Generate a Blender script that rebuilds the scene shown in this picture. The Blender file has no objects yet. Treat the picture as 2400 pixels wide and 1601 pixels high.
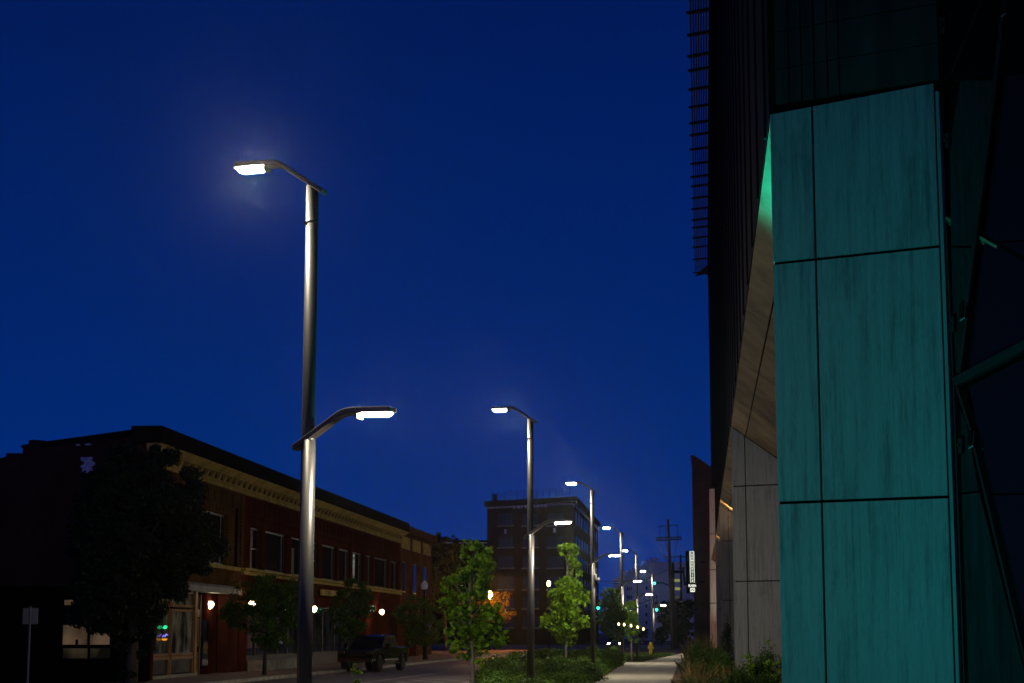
import bpy, bmesh, math, random
import numpy as np
from mathutils import Vector

# ------------------------------------------------------------------ camera, sky, exposure
F = 4430.0          # focal length in photo pixels (2400 wide)
EYE = 2.0
PITCH = math.atan((1480 - 800.5) / F)
SP, CP = math.sin(PITCH), math.cos(PITCH)
sc = bpy.context.scene
cam_d = bpy.data.cameras.new('camera')
cam = bpy.data.objects.new('camera', cam_d)
sc.collection.objects.link(cam)
sc.camera = cam
cam.location = (0, 0, EYE)
cam.rotation_euler = (math.pi / 2 + PITCH, 0, 0)
cam_d.lens = 36.0 * F / 2400.0
cam_d.sensor_width = 36.0
cam_d.clip_start = 0.1
cam_d.clip_end = 4000
cam_d.dof.use_dof = True
cam_d.dof.focus_distance = 27.0
cam_d.dof.aperture_fstop = 5.6

world = bpy.data.worlds.new('World')
sc.world = world
world.use_nodes = True
wn, wl = world.node_tree.nodes, world.node_tree.links
wn.clear()
w_out = wn.new('ShaderNodeOutputWorld')
w_bg = wn.new('ShaderNodeBackground')
w_tc = wn.new('ShaderNodeTexCoord')
w_sep = wn.new('ShaderNodeSeparateXYZ')
w_r = wn.new('ShaderNodeValToRGB')
wl.new(w_tc.outputs['Generated'], w_sep.inputs[0])
wl.new(w_sep.outputs['Z'], w_r.inputs[0])
# last violet glow of the dusk, low in the sky behind the camera
w_m1 = wn.new('ShaderNodeMapRange'); w_m1.inputs[1].default_value = .15; w_m1.inputs[2].default_value = -1.0; w_m1.interpolation_type = 'SMOOTHSTEP'
wl.new(w_sep.outputs['Y'], w_m1.inputs[0])
w_m2 = wn.new('ShaderNodeMapRange'); w_m2.inputs[1].default_value = .8; w_m2.inputs[2].default_value = 0.0; w_m2.interpolation_type = 'SMOOTHSTEP'
wl.new(w_sep.outputs['Z'], w_m2.inputs[0])
w_mm = wn.new('ShaderNodeMath'); w_mm.operation = 'MULTIPLY'
wl.new(w_m1.outputs[0], w_mm.inputs[0]); wl.new(w_m2.outputs[0], w_mm.inputs[1])
w_mx = wn.new('ShaderNodeMix'); w_mx.data_type = 'RGBA'; w_mx.blend_type = 'ADD'
w_mx.inputs[7].default_value = (.055, .047, .150, 1)
wl.new(w_mm.outputs[0], w_mx.inputs[0]); wl.new(w_r.outputs[0], w_mx.inputs[6]); wl.new(w_mx.outputs[2], w_bg.inputs[0])
wl.new(w_bg.outputs[0], w_out.inputs[0])
e = w_r.color_ramp.elements
SKY = [(0.0, (.0004, .0280, .205)), (0.06, (.0004, .0240, .183)), (0.16, (.0004, .0170, .145)), (0.27, (.0004, .0125, .113)),
       (0.36, (.0004, .0090, .085)), (1.0, (.0005, .005, .045))]
e[0].position, e[0].color = SKY[0][0], (*SKY[0][1], 1)
e[1].position, e[1].color = SKY[-1][0], (*SKY[-1][1], 1)
for p_, c_ in SKY[1:-1]:
    k_ = w_r.color_ramp.elements.new(p_); k_.color = (*c_, 1)
w_bg.inputs[1].default_value = 1.0

sc.view_settings.view_transform = 'Standard'
sc.view_settings.look = 'None'
sc.view_settings.exposure = 0.0
sc.view_settings.gamma = 1.0
sc.view_settings.use_curve_mapping = False
sc.cycles.use_denoising = True
try:
    sc.cycles.denoiser = 'OPENIMAGEDENOISE'
except Exception:
    pass
sc.cycles.sample_clamp_indirect = 4.0
sc.cycles.max_bounces = 5
sc.cycles.diffuse_bounces = 2
sc.cycles.transparent_max_bounces = 8
sc.cycles.use_light_tree = True
LAMP = 1000.0        # radiance of the path-side LED lenses
ROADLAMP = 2100.0   # radiance of the road-side LED lenses
TEAL_W = 1750.0

# ------------------------------------------------------------------ projection helpers (used once, to place real geometry)
def ray(px, py):
    a = (px - 1200) / F; b = (800.5 - py) / F
    return Vector((a, CP - b * SP, SP + b * CP))

def P(px, py, Y):
    d = ray(px, py); s = Y / d.y
    return Vector((d.x * s, Y, EYE + d.z * s))

def G(px, py, z=0.0):
    d = ray(px, py); s = (z - EYE) / d.z
    return Vector((d.x * s, d.y * s, z))

class Plane:
    """vertical plane through origin o with horizontal unit direction u; n points towards the viewer"""
    def __init__(s, o, u):
        s.o = Vector((o[0], o[1], 0)); s.u = Vector((u[0], u[1], 0)).normalized()
        s.n = Vector((s.u.y, -s.u.x, 0))
        if s.n.dot(Vector((0, 0, 0)) - s.o) < 0: s.n = -s.n
    def hit(s, px, py, off=0.0):
        d = ray(px, py); c = Vector((0, 0, EYE))
        t = ((s.o + s.n * off - c).dot(s.n)) / d.dot(s.n)
        p = c + d * t
        return (p - s.o).dot(s.u), p.z
    def S(s, px, py=1400): return s.hit(px, py)[0]
    def pt(s, a, z, out=0.0): return s.o + s.u * a + s.n * out + Vector((0, 0, z))

# ------------------------------------------------------------------ mesh builder
class MB:
    def __init__(s): s.v = []; s.f = []
    def add(s, vs, fs):
        k = len(s.v); s.v += [tuple(x) for x in vs]; s.f += [tuple(i + k for i in f) for f in fs]; return s
    def hexa(s, p):      # 8 points: bottom loop 0-3, top loop 4-7
        return s.add(p, [(0, 3, 2, 1), (4, 5, 6, 7), (0, 1, 5, 4), (1, 2, 6, 5), (2, 3, 7, 6), (3, 0, 4, 7)])
    def box(s, c, sz, u=(1, 0, 0), w=(0, 1, 0)):
        c = Vector(c); u = Vector(u).normalized() * sz[0] / 2; w = Vector(w).normalized() * sz[1] / 2
        t = u.cross(w)
        t = (t.normalized() if t.length > 0 else Vector((0, 0, 1))) * sz[2] / 2
        return s.hexa([c - u - w - t, c + u - w - t, c + u + w - t, c - u + w - t, c - u - w + t, c + u - w + t, c + u + w + t, c - u + w + t])
    def bar(s, a, b, w, h, up=(0, 0, 1)):
        a, b = Vector(a), Vector(b); d = (b - a); L = d.length
        if L < 1e-6: return s
        d.normalize(); side = d.cross(Vector(up))
        if side.length < 1e-4: side = d.cross(Vector((0, 1, 0)))
        side.normalize(); t = side.cross(d).normalized()
        s_, t_ = side * w / 2, t * h / 2
        return s.hexa([a - s_ - t_, a + s_ - t_, a + s_ + t_, a - s_ + t_, b - s_ - t_, b + s_ - t_, b + s_ + t_, b - s_ + t_])
    def rect(s, pl, a0, a1, z0, z1, o0, o1):    # box standing on a Plane frame between outward offsets
        q = [pl.pt(a0, z0, o0), pl.pt(a1, z0, o0), pl.pt(a1, z0, o1), pl.pt(a0, z0, o1)]
        r = [pl.pt(a0, z1, o0), pl.pt(a1, z1, o0), pl.pt(a1, z1, o1), pl.pt(a0, z1, o1)]
        return s.hexa(q + r)
    def poly(s, pts, nrm, th):                  # extruded polygon
        n = Vector(nrm).normalized() * th; k = len(pts)
        vs = [Vector(p) for p in pts] + [Vector(p) - n for p in pts]
        fs = [tuple(range(k)), tuple(range(2 * k - 1, k - 1, -1))] + [(i, (i + 1) % k, k + (i + 1) % k, k + i) for i in range(k)]
        return s.add(vs, fs)
    def tube(s, path, rad, n=8, cap=True):
        path = [Vector(p) for p in path]
        if not hasattr(rad, '__len__'): rad = [rad] * len(path)
        vs = []; fs = []
        for i, p in enumerate(path):
            d = (path[min(i + 1, len(path) - 1)] - path[max(i - 1, 0)]).normalized()
            a = d.cross(Vector((0, 1, 0.01)));
            if a.length < 1e-3: a = d.cross(Vector((1, 0, 0)))
            a.normalize(); b = d.cross(a)
            for k in range(n):
                t = 2 * math.pi * k / n
                vs.append(p + (a * math.cos(t) + b * math.sin(t)) * rad[i])
        for i in range(len(path) - 1):
            for k in range(n):
                fs.append((i * n + k, i * n + (k + 1) % n, (i + 1) * n + (k + 1) % n, (i + 1) * n + k))
        if cap:
            fs.append(tuple(range(n - 1, -1, -1))); fs.append(tuple((len(path) - 1) * n + k for k in range(n)))
        return s.add(vs, fs)
    def lathe(s, c, prof, n=16):                # prof = [(r, z)]
        c = Vector(c); vs = []; fs = []
        for r, z in prof:
            for k in range(n):
                t = 2 * math.pi * k / n
                vs.append(c + Vector((r * math.cos(t), r * math.sin(t), z)))
        for i in range(len(prof) - 1):
            for k in range(n):
                fs.append((i * n + k, i * n + (k + 1) % n, (i + 1) * n + (k + 1) % n, (i + 1) * n + k))
        fs.append(tuple(range(n - 1, -1, -1))); fs.append(tuple((len(prof) - 1) * n + k for k in range(n)))
        return s.add(vs, fs)
    def mesh(s, name, m, org=(0, 0, 0)):
        me = bpy.data.meshes.new(name); o = Vector(org)
        me.from_pydata([(x[0] - o[0], x[1] - o[1], x[2] - o[2]) for x in s.v], [], s.f)
        bm = bmesh.new(); bm.from_mesh(me); bmesh.ops.recalc_face_normals(bm, faces=bm.faces)
        if len(s.f) == 1:
            bm.normal_update()
            for f in bm.faces:
                if f.normal.z < 0: f.normal_flip()
        bm.to_mesh(me); bm.free()
        me.update()
        if m: me.materials.append(m)
        return me
    def build(s, name, m, parent=None, smooth=False, bevel=0.0, kind=None, label=None):
        org = parent_org(parent)
        me = s.mesh(name, m, org)
        o = bpy.data.objects.new(name, me); sc.collection.objects.link(o)
        if parent: o.parent = parent
        if smooth:
            me.polygons.foreach_set('use_smooth', [True] * len(me.polygons))
        if bevel > 0:
            b = o.modifiers.new('bevel', 'BEVEL'); b.width = bevel; b.segments = 2; b.limit_method = 'ANGLE'; b.angle_limit = 0.7
        if kind: o['kind'] = kind
        if label: o['label'] = label
        return o

def parent_org(p):
    o = Vector((0, 0, 0))
    while p is not None:
        o += p.location; p = p.parent
    return o

def tag(o, label, cat=None, group=None, kind=None):
    if label: o['label'] = label
    if cat: o['category'] = cat
    if group: o['group'] = group
    if kind: o['kind'] = kind
    return o

def thing(name, label, cat, loc, group=None):
    o = bpy.data.objects.new(name, None); sc.collection.objects.link(o)
    o.empty_display_size = 0.2; o.location = loc
    return tag(o, label, cat, group)

def inst(name, me, loc, parent, rotz=0.0, scale=None):
    o = bpy.data.objects.new(name, me); sc.collection.objects.link(o); o.parent = parent
    o.location = Vector(loc) - parent_org(parent); o.rotation_euler = (0, 0, rotz)
    if scale: o.scale = scale
    return o

# ------------------------------------------------------------------ materials
def mat(name, col, rough=0.7, metal=0.0, var=0.0, vscale=4.0, vec=(1, 1, 1), emit=None, estr=0.0, bump=0.0, bscale=20.0, spec=0.5, col2=None, detail=4.0, coat=0.0, sub=0.0):
    m = bpy.data.materials.new(name); m.use_nodes = True
    nt = m.node_tree; b = nt.nodes['Principled BSDF']
    b.inputs['Base Color'].default_value = (*col, 1)
    b.inputs['Roughness'].default_value = rough
    b.inputs['Metallic'].default_value = metal
    b.inputs['Specular IOR Level'].default_value = spec
    b.inputs['Coat Weight'].default_value = coat
    if emit:
        b.inputs['Emission Color'].default_value = (*emit, 1); b.inputs['Emission Strength'].default_value = estr
    if var > 0 or bump > 0:
        tc = nt.nodes.new('ShaderNodeTexCoord'); mp = nt.nodes.new('ShaderNodeMapping')
        mp.inputs['Scale'].default_value = vec
        nt.links.new(tc.outputs['Object'], mp.inputs[0])
    if var > 0:
        nz = nt.nodes.new('ShaderNodeTexNoise'); nz.inputs['Scale'].default_value = vscale; nz.inputs['Detail'].default_value = detail
        nt.links.new(mp.outputs[0], nz.inputs['Vector'])
        rp = nt.nodes.new('ShaderNodeValToRGB')
        c2 = col2 or tuple(c * (1 + var) for c in col); c1 = tuple(c * (1 - var) for c in col) if not col2 else col
        rp.color_ramp.elements[0].position = 0.33; rp.color_ramp.elements[0].color = (*c1, 1)
        rp.color_ramp.elements[1].position = 0.67; rp.color_ramp.elements[1].color = (*c2, 1)
        nt.links.new(nz.outputs[0], rp.inputs[0]); nt.links.new(rp.outputs[0], b.inputs['Base Color'])
    if bump > 0:
        n2 = nt.nodes.new('ShaderNodeTexNoise'); n2.inputs['Scale'].default_value = bscale; n2.inputs['Detail'].default_value = 6
        nt.links.new(mp.outputs[0], n2.inputs['Vector'])
        bp = nt.nodes.new('ShaderNodeBump'); bp.inputs['Strength'].default_value = bump; bp.inputs['Distance'].default_value = 0.02
        nt.links.new(n2.outputs[0], bp.inputs['Height']); nt.links.new(bp.outputs[0], b.inputs['Normal'])
    return m

def brick_mat(name, c1, c2, mortar, u, scale=1.0, bw=0.22, bh=0.075):
    """bricks laid on a wall running along horizontal direction u"""
    m = bpy.data.materials.new(name); m.use_nodes = True
    nt = m.node_tree; b = nt.nodes['Principled BSDF']; b.inputs['Roughness'].default_value = 0.9; b.inputs['Specular IOR Level'].default_value = 0.0
    tc = nt.nodes.new('ShaderNodeTexCoord'); geo = nt.nodes.new('ShaderNodeNewGeometry')
    dt = nt.nodes.new('ShaderNodeVectorMath'); dt.operation = 'DOT_PRODUCT'; dt.inputs[1].default_value = (u[0], u[1], 0)
    nt.links.new(geo.outputs['Position'], dt.inputs[0])
    sp = nt.nodes.new('ShaderNodeSeparateXYZ'); nt.links.new(geo.outputs['Position'], sp.inputs[0])
    cb = nt.nodes.new('ShaderNodeCombineXYZ')
    nt.links.new(dt.outputs['Value'], cb.inputs[0]); nt.links.new(sp.outputs['Z'], cb.inputs[1])
    br = nt.nodes.new('ShaderNodeTexBrick')
    br.inputs['Color1'].default_value = (*c1, 1); br.inputs['Color2'].default_value = (*c2, 1); br.inputs['Mortar'].default_value = (*mortar, 1)
    br.inputs['Scale'].default_value = scale; br.inputs['Mortar Size'].default_value = 0.012; br.inputs['Brick Width'].default_value = bw; br.inputs['Row Height'].default_value = bh
    nt.links.new(cb.outputs[0], br.inputs['Vector'])
    nz = nt.nodes.new('ShaderNodeTexNoise'); nz.inputs['Scale'].default_value = 0.6; nz.inputs['Detail'].default_value = 5
    nt.links.new(geo.outputs['Position'], nz.inputs['Vector'])
    mr = nt.nodes.new('ShaderNodeMapRange'); mr.inputs[1].default_value = .3; mr.inputs[2].default_value = .7; mr.inputs[3].default_value = .6; mr.inputs[4].default_value = 1.25
    nt.links.new(nz.outputs[0], mr.inputs[0])
    mx = nt.nodes.new('ShaderNodeMix'); mx.data_type = 'RGBA'; mx.blend_type = 'MULTIPLY'; mx.inputs[0].default_value = 1
    nt.links.new(br.outputs['Color'], mx.inputs[6]); nt.links.new(mr.outputs[0], mx.inputs[7])
    nt.links.new(mx.outputs[2], b.inputs['Base Color'])
    bp = nt.nodes.new('ShaderNodeBump'); bp.inputs['Strength'].default_value = 0.5; bp.inputs['Distance'].default_value = 0.01; bp.invert = True
    nt.links.new(br.outputs['Fac'], bp.inputs['Height']); nt.links.new(bp.outputs[0], b.inputs['Normal'])
    return m

def emis(name, col, strength):
    m = bpy.data.materials.new(name); m.use_nodes = True
    nt = m.node_tree; nt.nodes.clear()
    o = nt.nodes.new('ShaderNodeOutputMaterial'); em = nt.nodes.new('ShaderNodeEmission')
    em.inputs[0].default_value = (*col, 1); em.inputs[1].default_value = strength
    nt.links.new(em.outputs[0], o.inputs[0]); return m

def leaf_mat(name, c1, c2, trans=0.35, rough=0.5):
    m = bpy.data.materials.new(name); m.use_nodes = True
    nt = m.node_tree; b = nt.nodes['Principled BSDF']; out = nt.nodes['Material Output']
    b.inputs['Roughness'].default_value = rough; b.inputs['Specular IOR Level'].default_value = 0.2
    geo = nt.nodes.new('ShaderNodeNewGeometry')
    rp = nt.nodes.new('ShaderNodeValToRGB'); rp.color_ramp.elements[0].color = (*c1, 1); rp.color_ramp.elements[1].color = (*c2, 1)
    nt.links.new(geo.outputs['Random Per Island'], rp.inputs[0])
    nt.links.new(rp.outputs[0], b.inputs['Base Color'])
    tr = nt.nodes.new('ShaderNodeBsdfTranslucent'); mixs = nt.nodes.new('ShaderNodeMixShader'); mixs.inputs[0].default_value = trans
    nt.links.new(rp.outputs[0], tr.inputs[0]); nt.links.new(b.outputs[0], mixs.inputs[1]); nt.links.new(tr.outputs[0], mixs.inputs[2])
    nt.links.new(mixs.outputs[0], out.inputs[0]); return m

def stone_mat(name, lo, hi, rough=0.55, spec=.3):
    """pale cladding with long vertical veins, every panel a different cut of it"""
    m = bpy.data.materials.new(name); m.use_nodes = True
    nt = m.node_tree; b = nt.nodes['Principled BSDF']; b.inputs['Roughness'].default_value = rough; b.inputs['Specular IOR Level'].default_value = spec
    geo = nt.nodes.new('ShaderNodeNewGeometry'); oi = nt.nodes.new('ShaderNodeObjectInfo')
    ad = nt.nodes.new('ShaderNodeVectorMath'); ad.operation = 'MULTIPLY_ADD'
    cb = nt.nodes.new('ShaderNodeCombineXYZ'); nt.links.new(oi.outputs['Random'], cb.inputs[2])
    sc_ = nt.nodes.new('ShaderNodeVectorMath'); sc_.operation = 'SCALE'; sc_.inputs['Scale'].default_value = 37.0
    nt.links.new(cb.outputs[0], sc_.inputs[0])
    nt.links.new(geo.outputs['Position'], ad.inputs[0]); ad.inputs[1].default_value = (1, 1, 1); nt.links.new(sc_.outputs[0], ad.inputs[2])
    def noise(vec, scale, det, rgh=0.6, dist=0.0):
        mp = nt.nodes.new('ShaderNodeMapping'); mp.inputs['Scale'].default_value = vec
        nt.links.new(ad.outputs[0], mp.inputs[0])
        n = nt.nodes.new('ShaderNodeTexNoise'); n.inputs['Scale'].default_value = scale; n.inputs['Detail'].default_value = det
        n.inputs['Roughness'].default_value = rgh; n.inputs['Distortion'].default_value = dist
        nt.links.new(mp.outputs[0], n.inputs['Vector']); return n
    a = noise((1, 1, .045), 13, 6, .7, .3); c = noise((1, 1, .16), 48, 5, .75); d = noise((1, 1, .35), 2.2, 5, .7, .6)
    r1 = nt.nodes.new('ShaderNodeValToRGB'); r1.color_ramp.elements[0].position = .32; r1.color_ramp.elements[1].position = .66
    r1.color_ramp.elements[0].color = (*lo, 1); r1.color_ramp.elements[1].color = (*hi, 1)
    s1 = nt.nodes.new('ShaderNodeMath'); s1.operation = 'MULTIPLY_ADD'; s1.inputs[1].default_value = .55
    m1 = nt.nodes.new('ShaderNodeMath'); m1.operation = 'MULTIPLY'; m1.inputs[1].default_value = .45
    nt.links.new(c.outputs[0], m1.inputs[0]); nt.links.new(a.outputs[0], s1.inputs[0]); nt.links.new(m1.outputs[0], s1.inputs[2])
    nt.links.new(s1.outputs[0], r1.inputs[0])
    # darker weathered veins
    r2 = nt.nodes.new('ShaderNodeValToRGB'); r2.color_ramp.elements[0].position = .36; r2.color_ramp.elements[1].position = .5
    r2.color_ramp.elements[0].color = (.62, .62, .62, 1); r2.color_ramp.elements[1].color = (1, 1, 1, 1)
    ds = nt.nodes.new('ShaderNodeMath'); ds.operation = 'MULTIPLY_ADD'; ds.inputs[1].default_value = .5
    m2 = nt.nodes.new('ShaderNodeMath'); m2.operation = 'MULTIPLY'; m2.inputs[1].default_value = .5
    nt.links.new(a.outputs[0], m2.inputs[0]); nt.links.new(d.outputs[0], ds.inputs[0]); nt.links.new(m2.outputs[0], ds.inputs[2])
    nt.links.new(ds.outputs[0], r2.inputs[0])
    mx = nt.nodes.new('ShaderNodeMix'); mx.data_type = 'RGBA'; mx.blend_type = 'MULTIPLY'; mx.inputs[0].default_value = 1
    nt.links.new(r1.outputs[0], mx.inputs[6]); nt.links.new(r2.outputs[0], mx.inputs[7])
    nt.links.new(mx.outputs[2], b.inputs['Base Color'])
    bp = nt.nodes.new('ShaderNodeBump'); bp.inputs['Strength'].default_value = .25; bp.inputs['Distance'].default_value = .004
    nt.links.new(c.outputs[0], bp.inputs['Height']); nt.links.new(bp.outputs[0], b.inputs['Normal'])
    return m

M = {}
M['asphalt'] = mat('asphalt', (.115, .094, .078), .6, var=.35, vscale=.9, bump=.6, bscale=60, detail=8)
M['ground'] = mat('ground', (.045, .043, .04), .9, var=.3, vscale=.3)
M['concrete'] = mat('concrete', (.24, .215, .17), .85, var=.22, vscale=1.3, bump=.3, bscale=30, detail=8)
M['kerb'] = mat('kerb_concrete', (.33, .30, .26), .85, var=.3, vscale=2.5, detail=6)
M['paver'] = mat('paver', (.16, .10, .08), .85, var=.3, vscale=3)
M['paint'] = mat('road_paint', (.5, .48, .44), .6, var=.35, vscale=6)
M['mulch'] = mat('mulch', (.07, .026, .013), .95, var=.6, vscale=9, bump=1.0, bscale=25)
M['grass'] = leaf_mat('grass_blade', (.03, .06, .012), (.06, .10, .02), .2)
M['pole'] = mat('bronze_pole', (.028, .025, .024), .42, metal=.25, var=.12, vscale=1.2, vec=(1, 1, .15), bump=.04, bscale=8)
M['arm'] = mat('bronze_arm', (.07, .056, .046), .4, metal=.35, var=.1, vscale=3)
M['led'] = emis('path_led_lens', (1.0, .90, .68), LAMP)
M['led_road'] = emis('road_led_lens', (1.0, .90, .68), ROADLAMP)
M['stone'] = stone_mat('travertine', (.105, .105, .097), (.20, .20, .184))
M['soffit'] = mat('warm_lit_soffit', (.30, .215, .115), .8, spec=.1, var=.3, vscale=1.6, vec=(1, .5, 1), detail=8)  # warm light off the ground put into the panel colour
M['stone_shaded'] = stone_mat('shaded_travertine', (.010, .010, .010), (.028, .028, .026), spec=.03)  # darker copy of the travertine, shade of the recessed panels in its colour
M['pale_stone'] = stone_mat('pale_end_stone', (.40, .42, .36), (.62, .64, .56))
M['core'] = mat('dark_core', (.004, .004, .004), .95, spec=0)
M['metal_dark'] = mat('dark_metal_cladding', (.012, .006, .004), .8, spec=.05, var=.3, vscale=2, vec=(1, 1, .1))
M['panel_dark'] = mat('dark_cladding_panel', (.022, .020, .016), .75, spec=.1, var=.35, vscale=3, vec=(1, 1, .15))
M['steel'] = mat('painted_steel', (.016, .018, .016), .6, spec=.05, var=.2, vscale=4)
M['bright_steel'] = mat('bare_steel', (.16, .16, .15), .4, metal=.6)
M['glass'] = mat('dark_glass', (.004, .004, .005), .12, spec=.15)
M['glass2'] = mat('window_glass', (.010, .010, .009), .03, spec=.25, var=.4, vscale=.7)
M['slat'] = mat('sunshade_metal', (.06, .04, .01), .6, spec=.1)
M['bark'] = mat('bark', (.16, .14, .12), .9, var=.3, vscale=12, vec=(1, 1, .3))
M['bark_dark'] = mat('dark_bark', (.05, .04, .03), .95, var=.3, vscale=8)
M['ginkgo'] = leaf_mat('ginkgo_leaf', (.065, .16, .006), (.24, .40, .018), .45)
M['maple'] = leaf_mat('street_tree_leaf', (.04, .10, .01), (.10, .19, .018), .35)
M['bronze'] = leaf_mat('orange_lit_leaf', (.10, .07, .012), (.18, .11, .02), .35)  # orange lamp light put into the leaf colour
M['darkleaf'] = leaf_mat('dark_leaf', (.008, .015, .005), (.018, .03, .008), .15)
M['shrub'] = leaf_mat('shrub_leaf', (.035, .085, .010), (.09, .16, .018), .25, .65)
M['dry'] = leaf_mat('dry_grass', (.13, .10, .035), (.24, .17, .06), .3)
M['greenblade'] = leaf_mat('green_blade', (.05, .09, .02), (.12, .15, .04), .3)
M['redleaf'] = leaf_mat('red_leaf', (.20, .05, .03), (.25, .12, .03), .3)
M['cream'] = mat('cream_stone', (.50, .37, .13), .8, spec=0, var=.25, vscale=1.5, detail=8)
M['parapet'] = mat('dark_parapet', (.014, .009, .006), .8, spec=0, var=.3, vscale=2)
M['redpaint'] = mat('red_painted_render', (.088, .019, .010), .9, spec=0, var=.22, vscale=.8, detail=6)
M['wood'] = mat('varnished_wood', (.30, .14, .04), .5, var=.3, vscale=4, vec=(1, 1, .2))
M['darkframe'] = mat('dark_frame', (.03, .02, .017), .5)
M['whitepaint'] = mat('white_beam', (.28, .26, .26), .6, var=.2, vscale=2)
M['black'] = mat('black_void', (.003, .003, .003), .9, spec=0)
M['curtain'] = mat('curtain', (.20, .20, .19), .9, var=.3, vscale=9, vec=(1, 1, .1))
M['globe'] = emis('lit_globe', (1.0, .74, .42), 30)
M['warm'] = emis('warm_bulb', (1.0, .78, .42), 30)
M['truck'] = mat('black_truck_paint', (.006, .006, .008), .12, coat=1.0, metal=.3)
M['tyre'] = mat('tyre', (.010, .010, .010), .8)
M['chrome'] = mat('chrome', (.5, .5, .52), .12, metal=1.0)
M['rim'] = mat('dark_rim', (.05, .05, .05), .3, metal=.8)
M['yellow'] = mat('hydrant_yellow', (.65, .45, .02), .45, var=.1, vscale=8)
M['wire'] = mat('wire', (.006, .006, .008), .8)
M['polewood'] = mat('utility_pole_wood', (.02, .014, .016), .95)
M['whitebldg'] = mat('pale_render', (.85, .80, .70), .8, var=.06, vscale=.05)
M['signback'] = mat('sign_back', (.09, .09, .10), .5)

# ------------------------------------------------------------------ foliage
def np_mesh(name, V, nper, m, org=(0, 0, 0)):
    """V: (n, nper, 3) -> n polygons"""
    n = V.shape[0]
    me = bpy.data.meshes.new(name)
    co = (V - np.array(org)[None, None, :]).reshape(-1).astype(np.float32)
    me.vertices.add(n * nper); me.vertices.foreach_set('co', co)
    me.loops.add(n * nper); me.loops.foreach_set('vertex_index', np.arange(n * nper, dtype=np.int32))
    me.polygons.add(n); me.polygons.foreach_set('loop_start', np.arange(0, n * nper, nper, dtype=np.int32))
    me.update(calc_edges=True)
    me.materials.append(m)
    return me

DIAMOND = np.array([(0, 0), (.32, .45), (0, 1), (-.32, .45)])
FAN = np.array([(0, 0), (.52, .62), (.30, .95), (0, .86), (-.30, .95), (-.52, .62)])
OVAL = np.array([(0, 0), (.26, .3), (.22, .7), (0, 1), (-.22, .7), (-.26, .3)])

def leaf_polys(C, size, shape, rng, droop=0.3, jitter=.35):
    n = len(C)
    a = rng.normal(size=(n, 3)); a[:, 2] -= droop; a /= np.linalg.norm(a, axis=1)[:, None]
    b = rng.normal(size=(n, 3)); b -= (a * b).sum(1)[:, None] * a; b /= np.linalg.norm(b, axis=1)[:, None]
    c = np.cross(a, b)
    s = size * (1 + jitter * rng.uniform(-1, 1, n))
    V = np.zeros((n, len(shape), 3))
    for k, (x, y) in enumerate(shape):
        V[:, k] = C + (b * x + a * (y - .5) + c * (abs(x) * .35)) * s[:, None]
    return V

def crown_points(rows, Y, nclump, nleaf, rng, clump=.18, depth=.85):
    """rows: (py, xl, xr) in photo px at depth Y; gives clump centres and leaf centres in world"""
    rows = sorted(rows)
    L = [P(r[1], r[0], Y) for r in rows]; R = [P(r[2], r[0], Y) for r in rows]
    z = np.array([p.z for p in L])[::-1]; xl = np.array([p.x for p in L])[::-1]; xr = np.array([p.x for p in R])[::-1]
    zz = np.linspace(z[0], z[-1], 200); w = (np.interp(zz, z, xr) - np.interp(zz, z, xl)) / 2
    pr = np.maximum(w, .02) ** 1.5; pr /= pr.sum()
    hz = zz[rng.choice(200, nclump, p=pr)] + rng.uniform(-.5, .5, nclump) * (zz[1] - zz[0])
    hz = np.clip(hz, z[0], z[-1])
    w = (np.interp(hz, z, xr) - np.interp(hz, z, xl)) / 2; cx = (np.interp(hz, z, xr) + np.interp(hz, z, xl)) / 2
    W = w.max()
    cr = clump * (.45 * W + .55 * w) * rng.uniform(.6, 1.3, nclump)
    r = rng.uniform(0, 1, nclump) ** .42; t = rng.uniform(0, 2 * np.pi, nclump)
    inner = np.maximum(w - cr * .55, .05 * W)
    CC = np.stack([cx + np.cos(t) * r * inner, Y + np.sin(t) * r * inner * depth, hz], 1)
    idx = rng.integers(0, nclump, nleaf)
    d = rng.normal(size=(nleaf, 3)); d /= np.linalg.norm(d, axis=1)[:, None]
    d *= (rng.uniform(0, 1, nleaf) ** .5)[:, None]
    C = CC[idx] + d * cr[idx][:, None] * np.array([1, 1, .8])
    return CC, C, cx.mean(), (z[0], z[-1])

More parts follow.
